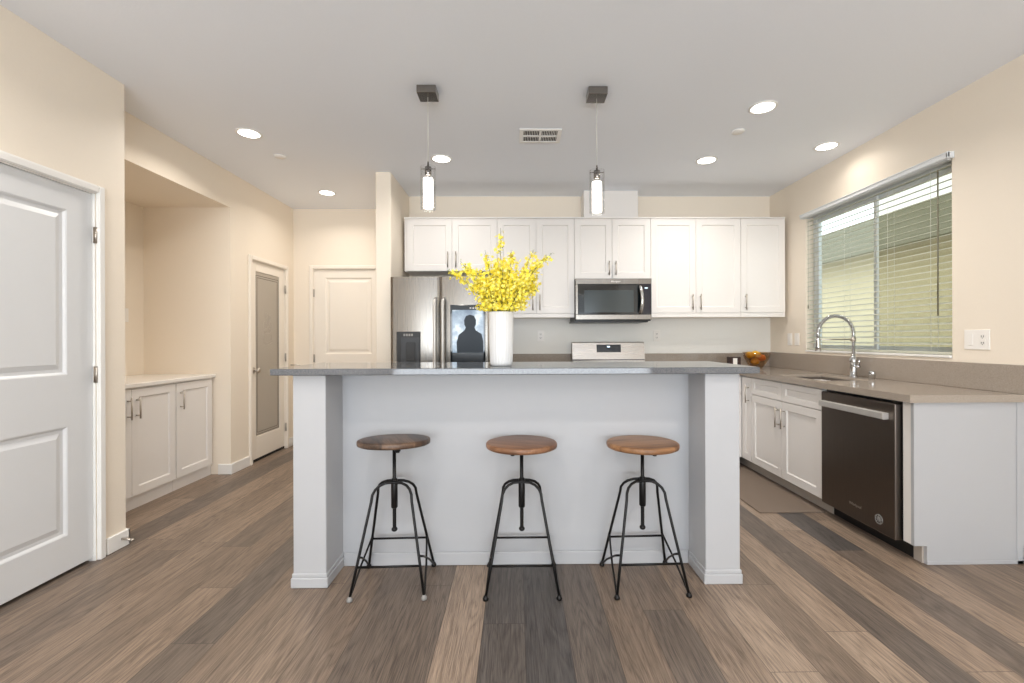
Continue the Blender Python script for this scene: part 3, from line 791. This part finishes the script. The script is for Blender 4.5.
# end panel
ep = MB()
ep.prism([(XD + 0.016, 0.1), (XD + 0.085, 0.1), (XD + 0.085, 0.0), (XR - 0.001, 0.0), (XR - 0.001, CZ0 - 0.001), (XD + 0.016, CZ0 - 0.001)], 'y', 2.413, 2.432)
eo = tag(ep.build('cabinet_end_panel', 'island'), 'plain white end panel closing the counter run beside the dishwasher', 'cabinet panel')
MB().box(XD + 0.018, XD + 0.05, 2.4325, 2.484, 0.1, CZ0 - 0.001).build('filler_strip', 'cab', eo)
MB().box(XD + 0.075, XD + 0.09, 2.4325, 2.484, 0.0, 0.0995).build('toe_block', 'toe', eo)
MB().box(XR - 0.045, XR - 0.001, 2.409, 2.4128, 0.0, CZ0 - 0.001, 0.002).build('scribe_strip', 'island', eo)
MB().box(XD + 0.085, XR - 0.001, 2.409, 2.4128, 0.0, 0.02, 0.002).build('shoe_strip', 'island', eo)

# dishwasher
dwr = thing('dishwasher', (2.4, 2.8, 0), 'dark stainless dishwasher with a pale bar handle', 'dishwasher')
MB(TR).box(-3.118, -2.487, 0.03, 0.60, 0.095, CZ0 - 0.004, 0.002).build('body', 'black', dwr)
dd = MB(TR).box(-3.113, -2.502, -0.012, 0.029, 0.09, 0.852, 0.006, seg=2).build('door', 'darksteel', dwr)
b = MB(TR)
hx0, hx1, hz = -3.085, -2.545, 0.775
b.prism([(-0.048, hz - 0.016), (-0.040, hz - 0.02), (-0.012, hz - 0.018), (-0.012, hz + 0.018), (-0.040, hz + 0.02), (-0.048, hz + 0.016)], 'x', hx0, hx1)
b.build('handle', 'satin', dd)
MB(TR).box(-3.118, -2.487, 0.08, 0.60, 0.0, 0.0945).build('kick_plate', 'black', dwr)
bd = MB(TR)
bx, bz = -2.615, 0.165
bd.tube([(bx + 0.026 * math.cos(2 * PI * i / 24), -0.0135, bz + 0.026 * math.sin(2 * PI * i / 24)) for i in range(24)], 0.0022, 5, closed=True)
for i in range(4):
    a = PI * i / 4; bd.cyl((bx - 0.024 * math.cos(a), -0.0135, bz - 0.024 * math.sin(a)), (bx + 0.024 * math.cos(a), -0.0135, bz + 0.024 * math.sin(a)), 0.0016, 5)
bd.tube([(bx + 0.012 * math.cos(2 * PI * i / 16), -0.0135, bz + 0.012 * math.sin(2 * PI * i / 16)) for i in range(16)], 0.0018, 5, closed=True)
bd.build('round_badge', 'footpad', dd)
text_part('Whirlpool', 0.024, TR, (-2.80, -0.0128, 0.172), 'nickel', dd)

# --- countertops
def counter_with_hole():
    b = MB(); x0, x1, y0, y1 = XD - 0.026, XR - 0.001, 2.388, YB - 0.001
    hx0_, hx1_, hy0, hy1 = 2.19, 2.56, 3.22, 3.78
    z0, z1 = CZ0, CZ1
    def bx(a, c, d_, e): b.box(a, c, d_, e, z1 - 0.02, z1)
    b.box(x0, x0 + 0.04, y0, 4.215, z0, z1 - 0.02).box(x0 + 0.04, x1, y0, y0 + 0.02, z0, z1 - 0.02).box(1.35, x0 + 0.04, 4.215, 4.245, z0, z1 - 0.02)
    bx(x0, x1, y0, hy0); bx(x0, hx0_, hy0, hy1); bx(hx1_, x1, hy0, hy1); bx(x0, x1, hy1, y1)
    bx(1.35, x0, 4.215, y1)
    bmesh.ops.remove_doubles(b.bm, verts=b.bm.verts, dist=1e-5)
    return b
ctp = thing('kitchen_countertop', (XR - 0.3, 3.6, CZ0), 'grey speckled quartz counter with sink cutout under the window', 'countertop')
counter_with_hole().build('slab', 'splash', ctp)
b = MB()
b.box(XR - 0.02, XR - 0.0008, 2.389, YB - 0.0215, CZ1, 1.068, 0.002).box(1.35, XR - 0.0008, YB - 0.021, YB - 0.0085, CZ1, 1.058, 0.002)
b.build('backsplash', 'splash', ctp)
sk = thing('sink', (2.375, 3.5, 0.7), 'grey undermount sink bowl set in the counter before the window', 'sink')
b = MB()
for (a, c, d_, e, z0, z1) in ((2.185, 2.197, 3.215, 3.785, 0.70, CZ1 - 0.0205), (2.553, 2.565, 3.215, 3.785, 0.70, CZ1 - 0.0205), (2.197, 2.553, 3.215, 3.227, 0.70, CZ1 - 0.0205), (2.197, 2.553, 3.773, 3.785, 0.70, CZ1 - 0.0205), (2.185, 2.565, 3.215, 3.785, 0.688, 0.70)):
    b.box(a, c, d_, e, z0, z1)
b.build('bowl', 'sink', sk)
MB().lathe([(0.04, 0), (0.04, 0.004), (0.02, 0.002)], (2.375, 3.5, 0.70), 20).build('drain', 'chrome', sk)
tag(MB().box(-0.20, 0.590, 4.215, YB - 0.0085, CZ0, CZ1, 0.002).box(-0.20, 0.590, YB - 0.021, YB - 0.0085, CZ1, 1.058, 0.002).build('side_countertop', 'splash'),
    'short grey quartz counter between refrigerator and range', 'countertop')

# --- faucet
fc = thing('faucet', (2.635, 3.53, CZ1), 'tall chrome spring arch kitchen faucet behind the sink', 'faucet')
X, Y, Z = 2.65, 3.54, CZ1
b = MB(); b.lathe([(0.030, 0), (0.030, 0.006), (0.024, 0.012), (0.022, 0.10), (0.026, 0.11), (0.026, 0.14), (0.016, 0.155), (0.012, 0.17)], (X, Y, Z), 24); b.build('base', 'chrome', fc)
b = MB(); R = 0.14; zc = 1.25
path = [(X, Y, Z + 0.16), (X, Y, zc)] + [(X - R + R * math.cos(a * PI / 16), Y, zc + R * math.sin(a * PI / 16)) for a in range(1, 17)] + [(X - 2 * R, Y, zc - 0.05)]
b.tube(path, 0.0085, 10); b.build('hose', 'chrome', fc)
b = MB(); turns = 62; n = turns * 8; L = []
segs = [(Vector(path[i + 1]) - Vector(path[i])).length for i in range(len(path) - 1)]; tot = sum(segs)
def along(sv):
    for i, l in enumerate(segs):
        if sv <= l or i == len(segs) - 1:
            a_, c_ = Vector(path[i]), Vector(path[i + 1]); return a_.lerp(c_, min(1, sv / l)), (c_ - a_).normalized()
        sv -= l
for i in range(n + 1):
    p, tg = along(tot * i / n); side = Vector((0, 1, 0)); up_ = tg.cross(side).normalized(); a = 2 * PI * i / 8
    L.append(p + side * 0.0135 * math.cos(a) + up_ * 0.0135 * math.sin(a))
b.tube(L, 0.0024, 5); b.build('spring', 'chrome', fc)
b = MB(); b.tube([(X - 2 * R, Y, 1.215), (X - 2 * R, Y, 1.20), (X - 2 * R, Y, 1.15), (X - 2 * R, Y, 1.115)], 0.017, 14, radii=[0.013, 0.017, 0.017, 0.021]); b.build('spray_head', 'chrome', fc)
b = MB(); b.cyl((X, Y, 1.205), (X - 2 * R, Y, 1.205), 0.005, 8).cyl((X, Y, 1.19), (X, Y, 1.22), 0.017, 12); b.build('support_arm', 'nickel', fc)
b = MB(); b.cyl((X, Y, Z + 0.075), (X, Y - 0.06, Z + 0.085), 0.013, 12).cyl((X, Y - 0.05, Z + 0.083), (X - 0.01, Y - 0.075, Z + 0.135), 0.006, 8); b.build('lever', 'chrome', fc)
tag(MB().lathe([(0.021, 0), (0.021, 0.05), (0.019, 0.056), (0.0, 0.058)], (2.655, 3.36, CZ1), 20).build('air_gap_cap', 'chrome'), 'short chrome cylinder cap on the counter right of the faucet', 'air gap')

# --- bowl, fruit, small box
BX, BY = 2.395, 4.50
tag(MB().lathe([(0.045, 0.0), (0.05, 0.004), (0.085, 0.05), (0.115, 0.11), (0.128, 0.165), (0.124, 0.165), (0.11, 0.11), (0.08, 0.055), (0.045, 0.012), (0.0, 0.01)], (BX, BY, CZ1 + 0.0005), 36, cap=True).build('fruit_bowl', 'bowlglass'),
    'smoky glass bowl of fruit on the corner counter', 'bowl')
for i, (dx, dy, dz, r, mt, lb) in enumerate([(-0.075, -0.02, 0.135, 0.034, 'lemon', 'yellow lemon at the left rim of the glass bowl'), (-0.022, -0.05, 0.142, 0.034, 'lemon', 'yellow lemon at the front of the glass bowl'),
                             (0.01, 0.045, 0.145, 0.036, 'lemon', 'yellow lemon at the back right of the glass bowl'), (-0.045, 0.055, 0.138, 0.033, 'lemon', 'yellow lemon behind the others in the glass bowl'),
                             (0.04, -0.015, 0.110, 0.036, 'orange', 'orange fruit low in the middle of the glass bowl'), (-0.015, 0.0, 0.075, 0.038, 'lemon', 'yellow lemon under the pile in the glass bowl')]):
    tag(MB().sphere((BX + dx, BY + dy, CZ1 + dz), r, (1.15, 1, 0.95), 16).build('orange_fruit' if mt == 'orange' else 'lemon', mt), lb, 'fruit', 'fruit in the glass bowl')
sb = thing('small_box', (2.15, 4.45, CZ1), 'small dark brown box with a white tag beside the fruit bowl', 'box')
MB().box(2.095, 2.205, 4.43, 4.50, CZ1 + 0.0005, 1.035, 0.004).build('body', 'darkwood', sb)
MB().box(2.125, 2.165, 4.422, 4.4295, CZ1 + 0.02, 1.022, 0.001).build('tag', 'plate', sb)

# --- niche cabinets (face looks +X, local x = world y)
TN = face_M('E', -2.738, 0)
NC = -2.738
base_cab('niche_cabinet', TN, 3.690, 4.145, [(3.694, 4.125, 0.1, 0.868, (3.735, 0.655, 0.81))], [], 'single door white base cabinet at the far end of the niche', depth=0.62, group='white niche cabinets', ztop=0.878, toe_in=0.03, toe_m='cab')
base_cab('niche_cabinet', TN, 2.845, 3.688, [(2.848, 3.268, 0.1, 0.868, (3.232, 0.655, 0.81)), (3.268, 3.686, 0.1, 0.868, (3.306, 0.655, 0.81))], [], 'two door white base cabinet at the near end of the niche', depth=0.62, group='white niche cabinets', ztop=0.878, toe_in=0.03, toe_m='cab')
tag(MB().box(NX + 0.001, -2.722, NI0 + 0.001, NI1 - 0.001, 0.880, 0.910, 0.003).build('niche_countertop', 'whitetop'), 'white countertop over the cabinets in the niche', 'countertop')

# ------------------------------------------------------------------ island
isl = thing('kitchen_island', (0, 2.5, 0), 'white breakfast bar island with a thick post at each end', 'kitchen island')
IC0, IC1 = -1.098, 1.110
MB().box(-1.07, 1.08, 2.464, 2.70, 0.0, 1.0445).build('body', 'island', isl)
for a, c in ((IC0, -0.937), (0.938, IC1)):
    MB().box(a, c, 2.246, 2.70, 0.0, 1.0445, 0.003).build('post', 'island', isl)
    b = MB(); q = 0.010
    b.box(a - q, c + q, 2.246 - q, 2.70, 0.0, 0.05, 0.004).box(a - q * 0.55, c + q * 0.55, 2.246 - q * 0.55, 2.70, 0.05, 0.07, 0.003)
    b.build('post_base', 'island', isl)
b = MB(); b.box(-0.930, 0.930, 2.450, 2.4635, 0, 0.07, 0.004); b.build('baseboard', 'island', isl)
tag(MB().box(-1.185, 1.188, 2.198, 2.79, 1.046, 1.078, 0.003).build('island_countertop', 'quartz'), 'long grey speckled quartz top on the breakfast bar', 'countertop')

# ------------------------------------------------------------------ stools
def stool(x, y, rz, seat_z, mat, seat_rz, label, pad=False, tiltx=-0.02):
    r = thing('bar_stool', (x, y, 0), label, 'bar stool', 'round bar stools at the island')
    r['_local'] = 1
    # frame hoops
    H = 0.508
    for s in (-1, 1):
        pts = []
        fx, fy = 0.172, 0.157
        sh_x, sh_y, sh_z = 0.098, 0.062, 0.425
        left = [(-fx, s * fy, 0.012), (-(fx * 0.62 + sh_x * 0.38), s * (fy * 0.62 + sh_y * 0.38), 0.012 + 0.38 * (sh_z - 0.012)), (-sh_x, s * sh_y, sh_z)]
        ar = []
        for i in range(1, 10):
            a = PI - PI * i / 10
            cxn = sh_x * (abs(math.cos(a)) ** 0.75) * (1 if math.cos(a) > 0 else -1)
            zz = sh_z + (H - sh_z) * math.sin(a) ** 0.8
            ar.append((cxn, s * (sh_y - (sh_y - 0.018) * math.sin(a) ** 1.5), zz))
        pts = left + ar + [(-p[0], p[1], p[2]) for p in reversed(left)]
        MB().tube(pts, 0.0068, 10).build('leg_hoop', 'iron', r)
    def legpt(sx, sy, z):
        tt = (z - 0.012) / (0.425 - 0.012); return (sx * (0.172 + (0.098 - 0.172) * tt), sy * (0.157 + (0.062 - 0.157) * tt), z)
    for sy, z in ((-1, 0.143), (1, 0.170)):
        MB().cyl(legpt(-1, sy, z), legpt(1, sy, z), 0.0058, 8).build('crossbar', 'iron', r)
    for sx in (-1, 1):
        a, c = Vector(legpt(sx, 1, 0.185)), Vector(legpt(sx, -1, 0.012))
        MB().tube([a, a.lerp(c, 0.5) + Vector((sx * 0.004, 0, 0)), c], 0.0052, 8).build('side_brace', 'iron', r)
        a, c = Vector(legpt(sx, -1, 0.185)), Vector(legpt(sx, 1, 0.012))
        MB().tube([a, a.lerp(c, 0.3) + Vector((0, 0, 0.012)), a.lerp(c, 0.7) + Vector((0, 0, 0.012)), c], 0.0052, 8).build('side_brace', 'iron', r)
        for sy in (-1, 1):
            p = legpt(sx, sy, 0.012)
            MB().lathe([(0.013, 0.0), (0.014, 0.008), (0.010, 0.016), (0.007, 0.022)], (p[0], p[1], 0.0005), 14).build('foot', 'footpad' if (pad and sy < 0) else 'iron', r)
    MB().lathe([(0.013, 0.375), (0.0165, 0.38), (0.0165, 0.515), (0.013, 0.522)], (0, 0, 0), 18).build('sleeve', 'iron', r)
    # threaded post
    pr = [(0.009, 0.27)]; z = 0.275
    while z < 0.375: pr += [(0.0098, z), (0.0082, z + 0.003)]; z += 0.006
    pr += [(0.009, 0.38), (0.009, seat_z - 0.032)]
    b = MB(); b.lathe(pr, (0, 0, 0), 14); b.sphere((0, 0, 0.268), 0.0155, (1, 1, 0.8), 14); b.build('screw_post', 'iron', r)
    b = MB()
    b.box(-0.13, 0.13, -0.013, 0.013, seat_z - 0.036, seat_z - 0.0305, 0.001).box(-0.013, 0.013, -0.13, 0.13, seat_z - 0.0362, seat_z - 0.0307, 0.001)
    for a in range(4):
        cs, sn = math.cos(a * PI / 2), math.sin(a * PI / 2)
        b.lathe([(0.010, 0), (0.010, 0.006)], (0.122 * cs, 0.122 * sn, seat_z - 0.0425), 10)
    so = b.build('seat_bracket', 'iron', r); so.rotation_euler.z = seat_rz
    R_ = 0.178
    st = MB().lathe([(R_ - 0.010, -0.030), (R_ - 0.002, -0.026), (R_, -0.020), (R_, -0.008), (R_ - 0.003, -0.003), (R_ - 0.012, 0.0), (0.0001, 0.0)], (0, 0, 0), 56).build('seat', mat, r)
    st.location.z = seat_z; 
    st.rotation_euler = (Matrix.Rotation(tiltx, 4, 'X') @ Matrix.Rotation(seat_rz, 4, 'Z')).to_euler()
    r.rotation_euler.z = rz
    return r


stool(-0.612, 2.285, math.radians(2), 0.722, 'seat_dark', 0.35, 'bar stool with the darkest weathered brown round seat, leftmost of three', True, -0.07)
stool(0.026, 2.280, math.radians(0), 0.705, 'seat_mid', 1.2, 'middle bar stool of three, with a medium brown round seat')
stool(0.635, 2.285, math.radians(2), 0.700, 'seat_warm', 1.75, 'bar stool with a honey brown round seat, nearest the dishwasher side')

# ------------------------------------------------------------------ vase and flowers
VX, VY, VZ = -0.078, 2.40, 1.0785
fl = lambda i: -0.04 * (1 + math.cos(2 * PI * i / 4)) / 2
tag(MB().lathe([(0.050, 0.0), (0.056, 0.003), (0.060, 0.02), (0.0635, 0.12), (0.0645, 0.24), (0.0645, 0.278), (0.0635, 0.283), (0.0585, 0.283), (0.0575, 0.27), (0.055, 0.03), (0.0, 0.025)], (VX, VY, VZ), 96, flute=fl).build('flower_vase', 'vase'),
    'tall white fluted ceramic vase standing on the island counter', 'vase')
bq = thing('flower_bouquet', (VX, VY, VZ + 0.03), 'spreading bunch of small yellow blossoms in the white vase', 'flowers')
rim = VZ + 0.283
tips = [(-0.36, 1.58, 0), (-0.30, 1.64, 0.05), (-0.27, 1.60, -0.05), (-0.08, 1.81, 0.02), (0.195, 1.675, 0), (0.155, 1.64, -0.06), (0.10, 1.70, 0.05), (0.12, 1.55, 0.0), (-0.16, 1.68, -0.04),
        (-0.02, 1.70, 0.06), (0.13, 1.49, 0.06), (-0.20, 1.56, 0.08)]
for i in range(34):
    a = random.uniform(0, 2 * PI); rr = random.uniform(0.02, 0.17)
    tips.append((VX + 0.02 + rr * math.cos(a) * 1.1, random.uniform(1.47, 1.66) - rr * 0.25, rr * math.sin(a) * 0.9))
for i, (tx, tz, ty) in enumerate(tips):
    main = i < 12
    P0 = Vector((VX + random.uniform(-0.02, 0.02), VY + random.uniform(-0.02, 0.02), VZ + 0.035))
    tip = Vector((tx, VY + ty, tz))
    rimp = Vector((VX + max(-0.04, min(0.04, (tx - VX) * 0.3)), VY + max(-0.04, min(0.04, ty * 0.35)), rim))
    mid = rimp.lerp(tip, 0.5) + Vector((0, 0, 0.035 + 0.02 * random.random()))
    path = [P0, P0.lerp(rimp, 0.5), rimp]
    for k in range(1, 9):
        u = k / 8; path.append((1 - u) ** 2 * rimp + 2 * u * (1 - u) * mid + u * u * tip)
    br = MB().tube(path, 0.002, 5, radii=[0.0024] * 4 + [0.002 - 0.0002 * k for k in range(7)]).build('branch', 'stem', bq)
    f = MB(); lf = MB()
    top = path[2:]
    nb_ = 110 if main else 105
    for k in range(nb_):
        u = random.random() * (0.9 if main else 1.0); q = u * (len(top) - 1); j = min(int(q), len(top) - 2)
        c = Vector(top[j]).lerp(Vector(top[j + 1]), q - j)
        spread = (0.034 if not main else 0.018) * (1.25 - 0.8 * u)
        c = c + Vector((random.gauss(0, spread), random.gauss(0, spread), random.gauss(0, spread * 0.8) + 0.004))
        if c.z < rim + 0.008: c.z = rim + 0.01 + random.random() * 0.02
        nrm = Vector((random.gauss(0, 1), random.gauss(-0.4, 1), random.gauss(0.3, 1))).normalized()
        s1 = nrm.orthogonal().normalized(); s2 = nrm.cross(s1); sz = random.uniform(0.0065, 0.0115); ph = random.random() * 6
        for w_ in range(5):
            a = ph + 2 * PI * w_ / 5; dv = s1 * math.cos(a) + s2 * math.sin(a); sv = -s1 * math.sin(a) + s2 * math.cos(a)
            f.quad([tuple(c), tuple(c + dv * sz * 0.6 + sv * sz * 0.38 + nrm * sz * 0.25), tuple(c + dv * sz * 1.15 + nrm * sz * 0.35), tuple(c + dv * sz * 0.6 - sv * sz * 0.38 + nrm * sz * 0.25)])
    for k in range(14 if main else 8):
        u = random.uniform(0.25, 1.0) if not main else random.uniform(0.6, 1.0); q = u * (len(top) - 1); j = min(int(q), len(top) - 2)
        c = Vector(top[j]).lerp(Vector(top[j + 1]), q - j)
        dv = Vector((random.gauss(0, 1), random.gauss(0, 1), random.gauss(0.4, 1))).normalized(); sv = dv.orthogonal().normalized(); ln = random.uniform(0.008, 0.018)
        c2 = c + dv * 0.004
        lf.quad([tuple(c2), tuple(c2 + dv * ln * 0.5 + sv * ln * 0.2), tuple(c2 + dv * ln), tuple(c2 + dv * ln * 0.5 - sv * ln * 0.2)])
    f.build('blossoms', 'petal', br); lf.build('leaves', 'leaf', br)

# ------------------------------------------------------------------ kitchen mat
tag(MB().box(1.69, 2.155, 3.14, 4.23, 0.0004, 0.009, 0.004).build('kitchen_mat', 'mat'), 'flat taupe rubber mat on the floor before the sink cabinet', 'mat')

# ------------------------------------------------------------------ pendants
def pendant(x, y, z0, z1, label):
    p = thing('pendant_light', (x, y, CH), label, 'pendant light', 'glass tube pendants over the island')
    MB().box(x - 0.0575, x + 0.0575, y - 0.055, y + 0.055, CH - 0.048, CH - 0.0005, 0.002).build('canopy', 'chromebox', p)
    MB().cyl((x, y, z1 + 0.01), (x, y, CH - 0.048), 0.0018, 6).build('cord', 'cord', p)
    b = MB(); b.lathe([(0.004, 0.03), (0.006, 0.0), (0.020, -0.003), (0.020, -0.05), (0.016, -0.055)], (x, y, z1 + 0.002), 20); b.cyl((x - 0.045, y, z1 - 0.012), (x + 0.045, y, z1 - 0.012), 0.0025, 6)
    b.build('socket', 'chromebox', p)
    MB().lathe([(0.047, 0.0), (0.047, z1 - z0), (0.044, z1 - z0), (0.044, 0.004), (0.0, 0.004)], (x, y, z0), 40, cap=False).build('glass_shade', 'clear', p)
    MB().lathe([(0.001, 0.012), (0.026, 0.012), (0.029, 0.016), (0.029, z1 - z0 - 0.072), (0.001, z1 - z0 - 0.072)], (x, y, z0), 24, cap=False).build('light_tube', 'bulb', p)
    return p


pendant(-0.532, 2.775, 2.005, 2.268, 'glass tube pendant light above the vase end of the island')
pendant(0.500, 2.785, 1.985, 2.250, 'glass tube pendant light in front of the white duct cover')

# ------------------------------------------------------------------ recessed lights, vent, sprinklers
CANS = [(-1.959, 3.367, 'recessed ceiling light nearest the niche'), (-1.952, 4.728, 'recessed ceiling light at the hall end'), (-0.623, 3.836, 'recessed ceiling light just behind the glass pendant near the refrigerator'),
        (1.631, 2.974, 'largest recessed ceiling light, nearest the camera on the window side'), (1.631, 3.862, 'recessed ceiling light before the wide wall cabinet'), (2.468, 3.577, 'recessed ceiling light right above the window')]
HID = [(-0.6, 0.6), (1.4, 0.6), (-1.9, 1.3), (-0.6, -1.4), (1.4, -1.4)]
for i, (x, y, lb) in enumerate(CANS + [(a, c, None) for a, c in HID]):
    if lb is None: lb = 'recessed ceiling light in the room behind the camera'
    c = thing('recessed_light', (x, y, CH), lb, 'ceiling light', 'recessed ceiling lights' if i < 6 else 'recessed ceiling lights out of view')
    MB().lathe([(0.088, -0.0005), (0.088, -0.004), (0.078, -0.009), (0.070, -0.006), (0.070, -0.0005)], (x, y, CH), 40, cap=False).build('trim_ring', 'trim', c)
    MB().lathe([(0.001, -0.0045), (0.069, -0.0045)], (x, y, CH), 40, cap=False).build('lens', 'can', c)
    l = area_light('downlight', (x, y, CH - 0.014), (0, 0, 0), 0.13, 0.13, CAN_POWER * {5: 0.15, 4: 0.7, 2: 0.55, 1: 0.5}.get(i, 1.0), CAN_COLOR, math.radians(150), 'DISK')
vt = thing('ceiling_vent', (0.185, 3.395, CH), 'white rectangular air vent with four dark grilles in the ceiling', 'air vent')
vx0, vx1, vy0, vy1 = 0.045, 0.325, 3.30, 3.50
b = MB(); zz0, zz1 = CH - 0.008, CH - 0.0005
ym_ = (vy0 + vy1) / 2; xm_ = (vx0 + vx1) / 2
b.box(vx0 - 0.015, vx1 + 0.015, vy0 - 0.015, vy0 + 0.012, zz0, zz1, 0.002).box(vx0 - 0.015, vx1 + 0.015, vy1 - 0.012, vy1 + 0.015, zz0, zz1, 0.002)
b.box(vx0 - 0.015, vx0 + 0.015, vy0 + 0.012, vy1 - 0.012, zz0, zz1, 0.002).box(vx1 - 0.015, vx1 + 0.015, vy0 + 0.012, vy1 - 0.012, zz0, zz1, 0.002)
b.box(vx0 + 0.015, vx1 - 0.015, ym_ - 0.01, ym_ + 0.01, zz0, zz1).box(xm_ - 0.009, xm_ + 0.009, vy0 + 0.012, vy1 - 0.012, zz0 - 0.001, zz1)
b.build('frame', 'trim', vt)
MB().box(vx0 + 0.01, vx1 - 0.01, vy0 + 0.008, vy1 - 0.008, CH - 0.0012, CH - 0.0002).build('dark_opening', 'darkgap', vt)
b = MB(); x = vx0 + 0.018
while x < vx1 - 0.018:
    b.prism([(x, CH - 0.0015), (x + 0.0012, CH - 0.0015), (x + 0.0045, CH - 0.0075), (x + 0.0033, CH - 0.0075)], 'y', vy0 + 0.012, vy1 - 0.012); x += 0.0125
b.build('louvers', 'trim', vt)
for (x, y, lb) in ((-1.95, 3.788, 'small white sprinkler cover on the ceiling near the niche'), (1.636, 3.32, 'small white sprinkler cover between two recessed lights on the window side')):
    tag(MB().lathe([(0.045, -0.0005), (0.045, -0.006), (0.038, -0.012), (0.0, -0.014)], (x, y, CH), 28).build('sprinkler_cover', 'trim'), lb, 'sprinkler cover', 'ceiling sprinkler covers')

# ------------------------------------------------------------------ outlets and switches
def plate(name, T, x, z, w_, h_, gang, label, cat, group=None):
    p = thing(name, T @ Vector((x, 0, z)), label, cat, group)
    MB(T).box(x - w_ / 2, x + w_ / 2, -0.006, -0.0003, z - h_ / 2, z + h_ / 2, 0.002).build('cover_plate', 'plate', p)
    for i, g in enumerate(gang):
        cx = x + (i - (len(gang) - 1) / 2) * 0.072
        if g == 's':
            MB(T).box(cx - 0.017, cx + 0.017, -0.009, -0.006, z - 0.034, z + 0.034, 0.0015).build('rocker', 'plate', p)
        else:
            f_ = MB(T).box(cx - 0.017, cx + 0.017, -0.0075, -0.006, z - 0.034, z + 0.034, 0.001).build('socket', 'plate', p)
            b = MB(T)
            for dz in (-0.019, 0.019):
                b.box(cx - 0.008, cx - 0.005, -0.0082, -0.0074, z + dz - 0.005, z + dz + 0.006).box(cx + 0.005, cx + 0.008, -0.0082, -0.0074, z + dz - 0.005, z + dz + 0.006).box(cx - 0.0025, cx + 0.0025, -0.0082, -0.0074, z + dz - 0.011, z + dz - 0.007)
            b.build('slots', 'slot', f_)
    return p


TWR = face_M('W', XR, 0)
plate('wall_outlet', TWR, -2.660, 1.205, 0.150, 0.118, 'so', 'wide white double wall plate with sockets beside the window', 'outlet')
plate('light_switch', TWR, -4.50, 1.205, 0.072, 0.118, 's', 'white wall switch nearest the back corner on the window wall', 'switch')
plate('light_switch', TWR, -4.385, 1.205, 0.072, 0.118, 's', 'white wall switch just before the window frame on the window wall', 'switch')
TWB = face_M('S', 0, YB - 0.008)
plate('wall_outlet', TWB, 1.505, 1.248, 0.072, 0.118, 'o', 'white wall socket on the back wall between range and corner', 'outlet')
plate('wall_outlet', TWB, 0.262, 1.248, 0.072, 0.118, 'o', 'white wall socket on the back wall between vase and range', 'outlet')
plate('light_switch', face_M('E', NX, 0), 3.952, 1.435, 0.072, 0.118, 's', 'white wall switch on the back of the niche', 'switch')
for o in S.objects:
    if '_local' in o: del o['_local']
